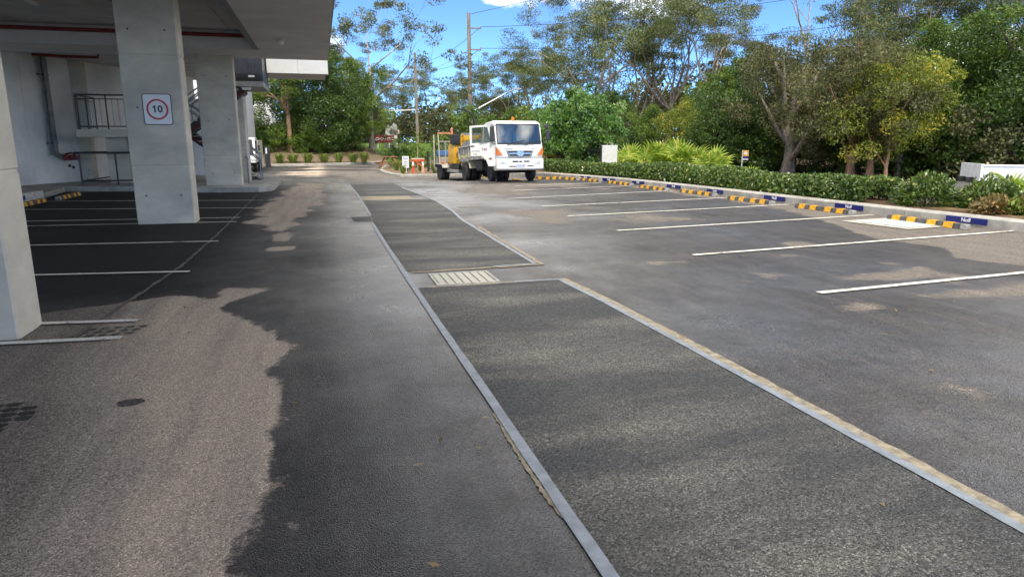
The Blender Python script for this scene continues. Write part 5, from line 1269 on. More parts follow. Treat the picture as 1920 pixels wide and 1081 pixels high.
BARK_P = mat('bark_pale', (0.40, 0.345, 0.28), rough=0.85, var=0.25, scale=1.6, bump=0.2, bscale=14, stretch=(3, 3, 0.6))
BARK_G = mat('bark_grey', (0.21, 0.175, 0.145), rough=0.9, var=0.3, scale=2.2, bump=0.4, bscale=18, stretch=(4, 4, 0.6))
BARK_D = mat('bark_dark', (0.085, 0.062, 0.047), rough=0.95, var=0.3, scale=2.5, bump=0.4, bscale=18, stretch=(4, 4, 0.6))
BARK_O = mat('bark_orange', (0.34, 0.20, 0.115), rough=0.85, var=0.3, scale=1.4, bump=0.2, bscale=14, stretch=(3, 3, 0.7))
L_EUC = leaf_mat('leaf_eucalypt', (0.066, 0.092, 0.028), (0.195, 0.235, 0.074), (0.38, 0.28, 0.13), 0.28, 0.45)
L_EUC2 = leaf_mat('leaf_eucalypt_grey', (0.074, 0.092, 0.040), (0.190, 0.212, 0.088), (0.34, 0.23, 0.12), 0.3, 0.45)
L_DARK = leaf_mat('leaf_deep_green', (0.026, 0.062, 0.014), (0.110, 0.190, 0.030), (0.20, 0.28, 0.045), 0.26, 0.38)
L_MID = leaf_mat('leaf_mid_green', (0.055, 0.110, 0.018), (0.185, 0.280, 0.040), (0.30, 0.36, 0.06), 0.32, 0.42)
L_YEL = leaf_mat('leaf_yellow_green', (0.112, 0.165, 0.024), (0.317, 0.356, 0.046), (0.600, 0.422, 0.040), 0.35, 0.45)
L_OLIVE = leaf_mat('leaf_olive', (0.055, 0.066, 0.024), (0.165, 0.165, 0.058), (0.30, 0.23, 0.13), 0.28, 0.5)
L_GLOSS = leaf_mat('leaf_glossy', (0.045, 0.120, 0.020), (0.160, 0.300, 0.060), (0.38, 0.48, 0.17), 0.28, 0.22, 0.65)
L_HEDGE = leaf_mat('leaf_hedge', (0.040, 0.085, 0.018), (0.150, 0.230, 0.045), (0.42, 0.40, 0.13), 0.26, 0.3, 0.55)
L_PALM = leaf_mat('leaf_palm', (0.16, 0.29, 0.030), (0.42, 0.52, 0.07), (0.66, 0.60, 0.17), 0.42, 0.4)
L_GRASS = leaf_mat('blade_grass', (0.132, 0.198, 0.033), (0.290, 0.370, 0.079), (0.528, 0.475, 0.198), 0.3, 0.5)
L_BROWN = leaf_mat('leaf_rust', (0.12, 0.10, 0.03), (0.28, 0.19, 0.07), (0.40, 0.26, 0.10), 0.25, 0.5)

def skeleton(seed, H, r0, trunk_frac, n_limb, ang, levels, lean=(0, 0), curl=0.25, split=(2, 3), shrink=0.66, limb_len=0.36, up=0.35):
    """tapered trunk, limbs, boughs and twigs; returns tube list and twig ends"""
    rr = random.Random(seed); tubes = []; tips = []
    def grow(p, d, L_, r, lev, n_seg=5):
        pts = [p.copy()]; rs = [r]; q = p.copy(); dd = d.copy()
        for k in range(n_seg):
            dd = (dd + Vector((rr.gauss(0, curl), rr.gauss(0, curl), rr.gauss(0, curl) + up * 0.25)) * 0.45).normalized()
            q = q + dd * (L_ / n_seg); pts.append(q.copy()); rs.append(r * (1 - 0.52 * (k + 1) / n_seg))
        tubes.append((pts, rs))
        if lev == 0:
            tips.append(q.copy()); tips.append(pts[-2].copy()); return
        for c in range(rr.randint(*split)):
            base_k = n_seg if c == 0 else rr.randint(max(1, n_seg - 3), n_seg)
            u, w = perp(dd); a = rr.uniform(0, 2 * PI); th = math.radians(rr.uniform(16, 46))
            nd_ = (dd * math.cos(th) + (u * math.cos(a) + w * math.sin(a)) * math.sin(th)); nd_.z += 0.12 * up; nd_.normalize()
            grow(pts[base_k], nd_, L_ * shrink * rr.uniform(0.8, 1.15), rs[base_k] * 0.74, lev - 1, 4)
    th = H * trunk_frac; pts = []; rs = []; n = 7
    for k in range(n + 1):
        t = k / n
        pts.append(Vector((lean[0] * t * t * H + rr.gauss(0, 0.03) * t * H * 0.2, lean[1] * t * t * H + rr.gauss(0, 0.03) * t * H * 0.2, th * t)))
        rs.append(r0 * (1.0 + 0.45 * max(0, 0.12 - t) / 0.12) * (1 - 0.38 * t))
    tubes.append((pts, rs)); top = pts[-1]
    for c in range(n_limb):
        a = 2 * PI * (c + rr.uniform(-0.3, 0.3)) / n_limb; t_ = math.radians(rr.uniform(*ang))
        k = n if c < 2 else rr.randint(n - 3, n)
        d = Vector((math.cos(a) * math.sin(t_), math.sin(a) * math.sin(t_), math.cos(t_)))
        grow(pts[k], d, H * limb_len * rr.uniform(0.8, 1.15), rs[k] * rr.uniform(0.55, 0.72), levels)
    return tubes, tips

def wood_mesh(tubes, m, n_big=9, minr=0.012):
    mb = MB()
    for pts, rs in tubes:
        nn = n_big if rs[0] > 0.12 else (6 if rs[0] > 0.05 else 4)
        mb.tube(pts, [max(minr, x) for x in rs], nn, cap=False)
    me = bpy.data.meshes.new('trunk'); me.from_pydata(mb.v, [], mb.f)
    me.polygons.foreach_set('use_smooth', [True] * len(me.polygons)); me.materials.append(m); return me

def euc_parts(seed, H, r0, leafm, barkm, trunk_frac=0.42, n_limb=4, ang=(18, 48), levels=3, n_leaf=46, rad=0.62, size=0.24, lean=(0, 0), shrink=0.68, limb_len=0.33, thin=1.0, flatten=0.55):
    tubes, tips = skeleton(seed, H, r0, trunk_frac, n_limb, ang, levels, lean, 0.28, (2, 3), shrink, limb_len)
    r = np.random.default_rng(seed); c = np.array([tuple(t) for t in tips])
    if thin < 1: c = c[r.random(len(c)) < thin]
    c = c + r.normal(size=c.shape) * 0.15
    R = rad * r.uniform(0.6, 1.3, len(c))
    P_ = cluster_points(c, R, n_leaf, r, 0.1, flatten)
    ti = np.repeat(r.uniform(0.0, 0.75, len(c)), n_leaf) + r.normal(size=len(P_)) * 0.14
    return wood_mesh(tubes, barkm), leaf_mesh('crown', P_, size * r.uniform(0.6, 1.35, len(P_)), 0.34, leafm, seed, ti, droop=0.55)

def dense_parts(seed, H, W_, leafm, barkm, base=0.12, n_cl=150, n_leaf=80, size=0.26, rad=0.75, r0=0.22, aspect=0.5, droop=0.3, lobes=9, flatten=0.8, top_w=0.55, gap=0.18):
    """full crown of many clumps over several lobes, with trunk and boughs reaching into it"""
    r = np.random.default_rng(seed); rr = random.Random(seed)
    lob = []
    for k in range(lobes):
        t = (k + 0.5) / lobes; z = H * (base + (0.93 - base) * t); wz = W_ * (1 - (1 - top_w) * abs(t - 0.35) ** 1.3 * 1.6)
        a = k * 2.4 + rr.uniform(-0.5, 0.5); rad_l = wz * rr.uniform(0.30, 0.52); ro = wz * rr.uniform(0.18, 0.52)
        lob.append((ro * math.cos(a), ro * math.sin(a), z, rad_l, rad_l * rr.uniform(0.6, 0.9)))
    lob.append((0, 0, H * 0.55, W_ * 0.5, H * 0.3))
    c = []
    per = n_cl // len(lob) + 1
    for (x, y, z, ra, rz_) in lob:
        d = r.normal(size=(per, 3)); d /= np.linalg.norm(d, axis=1)[:, None]
        u = r.uniform(0.62, 1.05, per)[:, None]
        q = d * u * np.array([ra, ra, rz_]) + np.array([x, y, z]); c.append(q)
    c = np.concatenate(c); c = c[(c[:, 2] > H * base * 0.6)]; c = c[r.random(len(c)) > gap]
    R = rad * r.uniform(0.55, 1.25, len(c))
    P_ = cluster_points(c, R, n_leaf, r, 0.25, flatten)
    ti = np.repeat(r.uniform(0.05, 0.8, len(c)), n_leaf) + r.normal(size=len(P_)) * 0.16
    tubes = []
    pts = [Vector((0, 0, 0))]; 
    for k in range(1, 7): pts.append(Vector((rr.gauss(0, 0.05) * k, rr.gauss(0, 0.05) * k, H * 0.75 * k / 6)))
    tubes.append((pts, [r0 * (1.3 if k == 0 else 1 - 0.12 * k) for k in range(7)]))
    for (x, y, z, ra, rz_) in lob:
        k = max(1, min(5, int(6 * (z - 0.25 * H) / (0.75 * H)))); a = pts[k]; b_ = Vector((x, y, z)); mid = a.lerp(b_, 0.5) + Vector((0, 0, -0.1 * H * 0.3))
        tubes.append(([a, mid, b_, b_ + (b_ - mid) * 0.7], [r0 * 0.5, r0 * 0.36, r0 * 0.22, r0 * 0.08]))
    return wood_mesh(tubes, barkm), leaf_mesh('crown', P_, size * r.uniform(0.6, 1.3, len(P_)), aspect, leafm, seed, ti, droop=droop)

def place(name, parts, x, y, z, rz, s, lab, cat='tree', group=None, sz=None):
    t = empty(name, (x, y, z), rz, lab, cat, group)
    t.scale = (s, s, sz if sz else s)
    if parts[0]: link('trunk', parts[0], t)
    link('crown' if cat == 'tree' else 'foliage', parts[1], t)
    return t

# ---- prototypes
EU = [euc_parts(101, 13, 0.27, L_EUC, BARK_G, 0.30, 6, (20, 56), 3, 150, 0.82, 0.165, thin=0.8, flatten=0.45),
      euc_parts(102, 14, 0.26, L_EUC2, BARK_P, 0.36, 5, (16, 48), 3, 150, 0.80, 0.165, thin=0.8, flatten=0.45),
      euc_parts(103, 12, 0.30, L_EUC, BARK_G, 0.20, 7, (28, 72), 3, 145, 0.82, 0.165, shrink=0.7, thin=0.75, flatten=0.45),
      euc_parts(104, 15, 0.24, L_EUC2, BARK_P, 0.42, 5, (14, 42), 3, 145, 0.80, 0.165, thin=0.75, flatten=0.45)]
DN = [dense_parts(201, 8, 5.4, L_DARK, BARK_D, 0.06, 190, 200, 0.165, 0.75, 0.2),
      dense_parts(202, 9, 5.0, L_MID, BARK_D, 0.10, 180, 200, 0.155, 0.72, 0.2),
      dense_parts(203, 7, 5.5, L_OLIVE, BARK_G, 0.20, 180, 190, 0.165, 0.7, 0.2, aspect=0.3, droop=0.5),
      dense_parts(204, 6, 4.2, L_YEL, BARK_G, 0.22, 130, 150, 0.14, 0.62, 0.14, gap=0.28)]
SHR = [dense_parts(301, 2.6, 2.6, L_DARK, BARK_D, 0.02, 90, 110, 0.13, 0.42, 0.06, lobes=6, top_w=0.8, gap=0.05),
       dense_parts(302, 2.2, 2.4, L_MID, BARK_D, 0.02, 80, 110, 0.13, 0.40, 0.05, lobes=6, top_w=0.8, gap=0.1),
       dense_parts(303, 2.4, 2.6, L_OLIVE, BARK_D, 0.02, 80, 110, 0.13, 0.40, 0.05, lobes=6, top_w=0.8, gap=0.1)]

# ---- big eucalypts behind the right garden (spreading, pale limbs, broken crowns)
GE = 'tall eucalypts beyond the car park'
k_ = [(17.4, 69.9, 2, 0.0, 0.72, 'leftmost tall eucalypt of the right mass, just right of the street light pole'),
      (19.4, 65.2, 0, 1.7, 0.85, 'second tall eucalypt of the right mass, above and right of the truck cab'),
      (21.8, 62.4, 2, 3.4, 1.08, 'spreading eucalypt above the round glossy tree'),
      (23.8, 58.8, 1, 5.1, 1.09, 'pale limbed eucalypt behind the fan palms'),
      (25.8, 55.1, 2, 0.6, 1.24, 'wide eucalypt with crooked grey limbs right of the palms'),
      (29.2, 54.2, 0, 2.3, 1.18, 'broad eucalypt above the yellow green bushes'),
      (34.1, 55.9, 3, 4.0, 1.0, 'slim eucalypt left of the bare white trunks'),
      (27.1, 71.4, 3, 5.7, 0.97, 'slim eucalypt standing behind the right mass'),
      (33.1, 65.5, 3, 1.2, 1.13, 'slim eucalypt rising behind the crooked grey limbs'),
      (41.5, 61.1, 1, 2.9, 0.98, 'thin crowned eucalypt behind the bare white trunks'),
      (41.1, 46.7, 0, 4.6, 1.14, 'eucalypt with high crown above the orange trunk'),
      (43.3, 44.0, 2, 0.1, 1.27, 'eucalypt with high crown above the golden leaves'),
      (43.0, 40.0, 1, 1.8, 1.06, 'pale eucalypt with high crown near the upper right corner'),
      (44.5, 37.5, 0, 3.5, 1.06, 'eucalypt above the white tray'),
      (43.4, 33.6, 3, 5.2, 0.92, 'eucalypt cut off by the right edge of the photo')]
for x, y, p, rz, s, lab in k_: place('eucalyptus_tree', EU[p], x, y, -0.45, rz, s, lab, 'tree', GE)
# bare white double trunk with thin high crown
tubes, tips = skeleton(55, 17, 0.30, 0.5, 3, (12, 26), 2, (0.0, 0.0), 0.18, (2, 3), 0.66, 0.3)
c = np.array([tuple(t) for t in tips]); r_ = np.random.default_rng(5); P_ = cluster_points(c, np.full(len(c), 0.8), 40, r_, 0.1, 0.6)
bare = (wood_mesh(tubes, BARK_P), leaf_mesh('crown', P_, 0.24 * r_.uniform(0.6, 1.3, len(P_)), 0.32, L_EUC2, 5, r_.uniform(0.3, 1.0, len(P_)), droop=0.6))
place('eucalyptus_tree', bare, 44.1, 56.3, 0, 0.6, 1.0, 'tall bare white trunked eucalypt with sparse brownish crown', 'tree')
# tall thin eucalypt by the building edge, crown leaning right
tubes, tips = skeleton(77, 17, 0.24, 0.42, 5, (14, 56), 3, (0.004, 0.0), 0.2, (2, 3), 0.66, 0.30)
c = np.array([tuple(t) for t in tips]); r_ = np.random.default_rng(7); P_ = cluster_points(c, 0.8 * r_.uniform(0.6, 1.3, len(c)), 70, r_, 0.1, 0.5)
tall = (wood_mesh(tubes, BARK_P), leaf_mesh('crown', P_, 0.26 * r_.uniform(0.6, 1.3, len(P_)), 0.34, L_EUC2, 7, np.repeat(r_.uniform(0, .8, len(c)), 70), droop=0.5))
place('eucalyptus_tree', tall, 4.7, 66, 0.8, 0.3, 1.0, 'tall slender pale trunked eucalypt right of the building edge', 'tree')
place('eucalyptus_tree', EU[1], 2.0, 68, 0.9, 2.2, 0.80, 'bushy eucalypt touching the building edge against the sky', 'tree')
# distant eucalypts down the road
GD = 'distant eucalypts along the road'
for i, (x, y, p, rz, s, lab) in enumerate([(7.5, 92, 0, 0.2, 0.78, 'distant eucalypt left of the farther power pole'), (11.0, 100, 2, 1.2, 0.86, 'distant eucalypt behind the farther power pole'), (15.0, 104, 0, 2.2, 0.94, 'distant eucalypt between the two power poles'),
        (19.0, 98, 2, 4.2, 0.92, 'distant eucalypt just left of the street light pole'), (22.5, 94, 1, 3.0, 0.84, 'distant eucalypt behind the street light pole'), (26.0, 88, 0, 5.0, 0.86, 'distant eucalypt right of the street light pole'), (4.0, 98, 3, 1.0, 0.7, 'distant eucalypt behind the slender tree')]):
    place('eucalyptus_tree', EU[p], x, y, 0.2, rz, s, lab, 'tree', GD)
# ---- dense trees, far left
GL = 'dense trees at the far left edge of the lot'
for x, y, p, rz, s, lab in [(0.2, 62, 0, 0.3, 1.05, 'dense dark green tree below the white roof fascia'), (3.3, 64, 1, 1.7, 0.92, 'dense green tree left of the maroon sign'), (-2.0, 68, 0, 2.6, 1.2, 'dark tree standing behind the brown trunk'),
        (4.9, 70, 2, 0.6, 0.72, 'loose olive tree partly hiding the maroon sign')]:
    place('evergreen_tree', DN[p], x, y, 0.7, rz, s, lab, 'tree', GL)
bt = euc_parts(140, 11, 0.24, L_MID, BARK_O, 0.5, 5, (20, 60), 2, 110, 0.8, 0.25, limb_len=0.26)
place('evergreen_tree', bt, -2.4, 60.5, 0.6, 0.4, 0.95, 'tree with a straight orange brown trunk near the dark gate post', 'tree')
place('evergreen_tree', DN[1], -6.6, 64, 0.6, 1.0, 0.95, 'leafy tree behind the annex wall at far left', 'tree')
# ---- right hand middle layer
GM = 'dense trees behind the hedge'
for x, y, p, rz, s, lab in [(27.4, 44.3, 1, 0.0, 0.82, 'big drooping green tree left of the thick grey trunk'),
        (28.8, 40.8, 0, 2.3, 0.97, 'dark green tree left of the thick grey trunk, behind the bus stop'),
        (22.8, 45.6, 1, 4.6, 0.51, 'bright green bushy tree right of the fan palms'),
        (24.0, 43.1, 3, 0.7, 0.77, 'yellow green bushy tree behind the fan palms'),
        (29.7, 38.5, 2, 3.0, 1.09, 'feathery olive tree behind the thick grey trunk'),
        (31.4, 35.9, 2, 5.3, 1.09, 'olive tree behind the orange trunk'),
        (29.9, 30.1, 3, 1.4, 1.03, 'yellow green tree with golden leaves right of the orange trunk'),
        (38.7, 37.0, 1, 3.7, 1.07, 'green tree filling the gap behind the golden leaves'),
        (36.3, 32.5, 0, 6.0, 1.05, 'dark green tree above the white tray'),
        (35.6, 29.5, 1, 2.1, 1.0, 'green tree near the right edge above the palm'),
        (34.9, 26.6, 0, 4.4, 1.12, 'dark tree cut off by the right edge'),
        (18.5, 48.8, 2, 0.5, 0.7, 'olive tree behind the round glossy tree'),
        (22.0, 49.9, 0, 2.8, 0.72, 'dark evergreen in the shade behind the palms'),
        (38.6, 41.2, 0, 5.1, 1.05, 'dark tree in the gap between the orange trunk and the golden leaves'),
        (17.0, 53.4, 2, 1.2, 0.62, 'olive tree behind the truck cab')]:
    place('evergreen_tree', DN[p], x, y, -0.45, rz, s, lab, 'tree', GM)
# thick bare trunks under those crowns
def trunk_tree(x, y, H, W_, r0, m, seed, base, leafm, lab):
    p = dense_parts(seed, H, W_, leafm, m, base, 130, 170, 0.175, 0.68, r0, aspect=0.32, droop=0.55, lobes=8, gap=0.15)
    place('eucalyptus_tree', p, x, y, -0.45, seed, 1.0, lab, 'tree')
trunk_tree(25.5, 33.4, 7.2, 6.2, 0.36, BARK_G, 61, 0.34, L_OLIVE, 'tree with a thick grey leaning trunk behind the hedge')
trunk_tree(27.1, 30.4, 6.8, 5.4, 0.22, BARK_O, 62, 0.4, L_OLIVE, 'tree with a mottled orange trunk near the right shrubs')
trunk_tree(27.7, 29.7, 6.0, 4.4, 0.19, BARK_O, 63, 0.42, L_OLIVE, 'tree with a reddish trunk right of the mottled trunk')
trunk_tree(27.7, 28.6, 5.6, 4.0, 0.10, BARK_O, 64, 0.4, L_YEL, 'thin pale twisting trunked tree left of the white tray')
trunk_tree(24.1, 37.9, 5.0, 4.2, 0.15, BARK_D, 65, 0.34, L_DARK, 'thin dark trunked tree just right of the palms')
trunk_tree(18.1, 69.7, 6.5, 3.4, 0.18, BARK_D, 66, 0.4, L_OLIVE, 'dark trunked tree right of the street light pole')
# round glossy tree
gt = dense_parts(260, 3.85, 3.9, L_GLOSS, BARK_D, 0.12, 240, 95, 0.185, 0.42, 0.12, aspect=0.48, droop=0.75, lobes=9, top_w=0.62, gap=0.04)
place('glossy_tree', gt, 12.75, 33.2, -0.1, 0.5, 1.0, 'round dense tree with large glossy dark leaves beside the truck', 'tree')
# ---- shrubs
GS = 'shrubs at the far edges'
shr = [(-5.5, 59.5, 0, 0.9, 'dark shrub right of the annex wall'), (-3.6, 60.2, 1, 0.95, 'green shrub behind the dark gate post'), (-1.6, 60.6, 1, 0.8, 'green shrub under the orange brown trunk'), (-0.2, 61.0, 1, 0.85, 'bushy shrub below the dense dark tree'), (1.2, 61.2, 0, 0.8, 'dark shrub in the middle of the mulch bank'),
       (2.6, 61.8, 0, 0.75, 'dark shrub toward the right end of the mulch bank'), (5.05, 46, 0, 0.62, 'leafy dark shrub behind the white notice board'), (6.3, 45, 1, 0.55, 'light green shrub behind the barrier frame'), (12.0, 52.7, 1, 1.8, 'bright green shrub above the tipper body'), (13.3, 51.3, 1, 1.75, 'bright green shrub above the truck cab'), (11.9, 52, 0, 0.95, 'dark shrub behind the yellow machine'),
       (15.0, 37.5, 0, 0.9, 'dark shrub right of the round glossy tree'), (24.6, 37.8, 0, 1.1, 'dark shrub left of the bus stop'), (26.2, 36.3, 0, 1.25, 'dark shrub right of the bus stop'), (28.7, 35.6, 2, 1.3, 'olive shrub behind the thick grey trunk'), (28.5, 31.5, 1, 0.95, 'green shrub between the right trunks'), (30.7, 30.9, 0, 1.3, 'dark shrub behind the thin pale trunk'),
       (31.7, 29.6, 0, 1.4, 'dark shrub left of the white tray'), (32.8, 28.3, 0, 1.5, 'dark shrub behind the white tray'), (32.8, 26.2, 2, 1.5, 'olive shrub at the right edge behind the tray'), (28.8, 33.5, 0, 1.2, 'dark shrub behind the orange trunk'), (19.8, 42.2, 0, 1.1, 'dark shrub behind the left palms')]
for i, (x, y, p, s, lab) in enumerate(shr):
    zz_ = 0.55 if y > 58 else (-0.15 if x < 9 else -0.42)
    place('shrub', SHR[p], x, y, zz_, i * 1.3, s, lab, 'shrub', GS)
# clipped hedge at far left
def hedge_mesh(path, width, h, dens, size, m, seed, bumpy=0.12, z0=0.0, tint_hi=0.12):
    r = np.random.default_rng(seed); P_ = []
    segs = list(zip(path[:-1], path[1:]))
    for a, b_ in segs:
        L_ = math.hypot(b_[0] - a[0], b_[1] - a[1]); n = int(dens * L_)
        t = r.random(n); ux, uy = (b_[0] - a[0]) / L_, (b_[1] - a[1]) / L_
        th = r.uniform(0, PI, n); rad = r.uniform(0.80, 1.06, n)
        hh = h * (1 + bumpy * (vnoise(t * L_ + a[0] * 3 + a[1], t * 0, 0.9, seed) * 2 - 1))
        sw = np.sign(np.cos(th)) * np.abs(np.cos(th)) ** 0.6 * width / 2 * rad; sz_ = np.abs(np.sin(th)) ** 0.6 * hh * rad * r.choice([1, 1, 1, 0.85, 0.6, 0.35], n)
        P_.append(np.stack([a[0] + ux * t * L_ + uy * sw + r.normal(size=n) * 0.03, a[1] + uy * t * L_ - ux * sw + r.normal(size=n) * 0.03, z0 + sz_ + 0.03], 1))
    P_ = np.concatenate(P_); ti = np.clip(vnoise(P_[:, 0], P_[:, 1], 0.5, seed) * 0.5 + r.normal(size=len(P_)) * 0.18 + 0.08, 0, 0.95)
    ti = np.where(r.random(len(P_)) < tint_hi, r.uniform(0.8, 1.0, len(P_)), ti)
    return leaf_mesh('foliage', P_, size * r.uniform(0.6, 1.3, len(P_)), 0.55, m, seed, ti, droop=0.0)
h = empty('hedge', (-5, 66, 0.9), 0, 'tall clipped dark hedge in front of the white building at far left', 'hedge')
link('foliage', hedge_mesh([(-6, 0), (3.4, 0)], 1.2, 2.0, 1500, 0.2, L_DARK, 71, 0.04), h)
MB().bb(-6, 3.4, -0.35, 0.35, 0, 1.7).build('twig_core', mat('twig_core', (0.02, 0.025, 0.012), rough=1.0), h)
# long low hedge behind the kerb
HP = [(12.25, 13.0), (12.12, 15.5), (12.05, 18.0), (11.95, 20.5), (11.75, 22.8), (11.4, 25.2), (10.95, 27.3), (10.5, 29.5), (10.4, 32.5)]
hp = [(x + 0.35, y) for x, y in HP]; ox, oy = hp[0]
h = empty('hedge', (ox, oy, 0.16), 0, 'long low green hedge running along the concrete kerb', 'hedge')
link('foliage', hedge_mesh([(x - ox, y - oy) for x, y in hp], 1.25, 0.53, 2600, 0.105, L_HEDGE, 72, 0.16, 0.0, 0.10), h)
mb = MB()
for a, b_ in list(zip(hp[:-1], hp[1:]))[1:]:
    d = Vector((b_[0] - a[0], b_[1] - a[1], 0)); 
    mb.box(((a[0] + b_[0]) / 2 - ox, (a[1] + b_[1]) / 2 - oy, 0.17), (0.6, d.length, 0.30), (0, 0, math.atan2(d.y, d.x) - PI / 2))
mb.build('twig_core', MATS['twig_core'], h)
# separate shrubs at the near end of the bed
def low_shrub(x, y, w, h_, m, seed, lab, n=2600, size=0.10, hi=0.1):
    r = np.random.default_rng(seed); s = empty('shrub', (x, y, 0.17), 0, lab, 'shrub')
    d = r.normal(size=(n, 3)); d[:, 2] = np.abs(d[:, 2]); d /= np.linalg.norm(d, axis=1)[:, None]
    u = r.uniform(0.6, 1.05, n)[:, None] * (0.85 + 0.3 * vnoise(d[:, 0] * 3 + 9, d[:, 1] * 3 + d[:, 2] * 4, 1.0, seed))[:, None]
    P_ = d * u * np.array([w / 2, w / 2, h_]); ti = np.clip(r.normal(size=n) * 0.2 + 0.32, 0, 0.95); ti = np.where(r.random(n) < hi, r.uniform(.8, 1, n), ti)
    link('foliage', leaf_mesh('foliage', P_, size * r.uniform(0.6, 1.3, n), 0.5, m, seed, ti, droop=0.0), s)
    mb = MB()
    for k in range(7):
        a = k * 0.9; mb.tube([(0, 0, -0.05), (0.2 * w * math.cos(a), 0.2 * w * math.sin(a), 0.4 * h_), (0.38 * w * math.cos(a), 0.38 * w * math.sin(a), 0.75 * h_)], [0.02, 0.014, 0.006], 5)
    mb.build('stems', BARK_D, s)
low_shrub(12.9, 12.1, 1.3, 0.72, L_HEDGE, 81, 'rounded shrub at the near end of the long hedge', 3200)
low_shrub(13.5, 11.1, 1.3, 0.66, L_HEDGE, 82, 'dark shrub beside the rust coloured plants', 3000)
low_shrub(12.75, 10.35, 0.8, 0.38, L_BROWN, 83, 'rust coloured low plant above the blue pad', 1300)
low_shrub(13.2, 9.9, 0.75, 0.42, L_BROWN, 84, 'orange brown dried plant left of the nearest dark shrubs', 1200)
low_shrub(12.95, 10.0, 0.6, 0.34, L_GRASS, 85, 'small olive plant between the rust coloured plants', 900)
low_shrub(13.05, 8.95, 1.25, 0.62, L_HEDGE, 86, 'dark glossy shrub below the right edge palm', 3200, 0.10, 0.05)
low_shrub(13.1, 7.8, 1.4, 0.66, L_DARK, 87, 'darkest shrub cut by the right edge of the photo', 3400, 0.10, 0.05)
low_shrub(12.55, 9.35, 0.32, 0.24, L_GRASS, 88, 'small bright grass clump at the kerb', 400, 0.12, 0.0)

# ---- fan palms: each frond an object
def frond_mesh(seed, n=15, R=0.62, droopy=0.25):
    rr = random.Random(seed); V = []; F = []; T_ = []
    for k in range(n):
        a = math.radians(-125 + 250 * k / (n - 1)) ; L_ = R * (0.72 + 0.28 * math.cos(a * 0.6)) * rr.uniform(0.92, 1.05)
        d = Vector((math.cos(a), math.sin(a), 0)); s_ = Vector((-d.y, d.x, 0)); w = 0.050 * R / 0.62
        i = len(V); tp = rr.uniform(0.0, 0.9)
        for t, ww, zz_ in ((0.02, 0.10, 0), (0.45, 1.0, 0.02), (0.8, 0.55, -0.4 * droopy * R), (1.0, 0.05, -1.0 * droopy * R)):
            p = d * L_ * t
            V.append(p + s_ * w * ww + Vector((0, 0, zz_))); V.append(p + Vector((0, 0, zz_ + 0.03 * ww))); V.append(p - s_ * w * ww + Vector((0, 0, zz_)))
            T_ += [tp, min(1, tp + 0.2), tp]
        for q in range(3):
            b_ = i + 3 * q; F += [(b_, b_ + 1, b_ + 4, b_ + 3), (b_ + 1, b_ + 2, b_ + 5, b_ + 4)]
    me = bpy.data.meshes.new('frond'); me.from_pydata([tuple(v) for v in V], [], F)
    a_ = me.attributes.new('tint', 'FLOAT', 'POINT'); a_.data.foreach_set('value', np.array(T_, np.float32)); me.materials.append(L_PALM); return me
FR = [frond_mesh(s) for s in (1, 2, 3)]
PETI = mat('palm_stalk', (0.20, 0.26, 0.05), rough=0.5, var=0.1)
def fan_palm(x, y, z, s, seed, lab, nf=16, group='bright fan palms behind the hedge'):
    rr = random.Random(seed); p = empty('fan_palm', (x, y, z), rr.uniform(0, 6), lab, 'palm', group); p.scale = (s, s, s)
    MB().lathe([(0.13, 0), (0.14, 0.2), (0.10, 0.45), (0.05, 0.6)], (0, 0, 0), 'z', 9).build('trunk', BARK_D, p, smooth=True)
    for k in range(nf):
        a = k * 2.399 + rr.uniform(-0.2, 0.2); el = math.radians(80 - 85 * (k / nf) ** 0.85 + rr.uniform(-6, 6)); L_ = rr.uniform(0.6, 0.95)
        d = Vector((math.cos(a) * math.cos(el), math.sin(a) * math.cos(el), math.sin(el)))
        e = Vector((0, 0, 0.5)) + d * L_
        st_ = MB().tube([(0, 0, 0.45), Vector((0, 0, 0.5)) + d * L_ * 0.5 + Vector((0, 0, 0.03)), e], [0.016, 0.012, 0.009], 5).build('leaf_stalk', PETI, p)
        f = link('frond', FR[k % 3], p, e); el2 = el + math.radians(rr.uniform(-30, 25))
        f.rotation_euler = Euler((rr.uniform(-0.3, 0.3), -el2, a), 'XYZ')
    return p
for i, (x, y, s, lab) in enumerate([(14.1, 30.2, 1.05, 'leftmost fan palm beside the pale cabinet'), (14.4, 28.6, 1.12, 'second fan palm from the pale cabinet'), (15.0, 28.8, 1.2, 'third fan palm from the pale cabinet, in the middle of the clump'), (15.3, 27.6, 1.15, 'fourth fan palm from the pale cabinet'),
        (15.9, 27.4, 1.15, 'fifth fan palm from the pale cabinet'), (16.2, 26.0, 1.0, 'rightmost fan palm of the clump behind the hedge'), (16.8, 24.2, 0.62, 'small fan palm low in the hedge left of the bus stop')]):
    fan_palm(x, y, -0.34, s * 0.90, 400 + i, lab)
fan_palm(17.2, 13.6, -0.25, 0.62, 420, 'yellow green fan palm at the right edge in front of the white tray', 15)
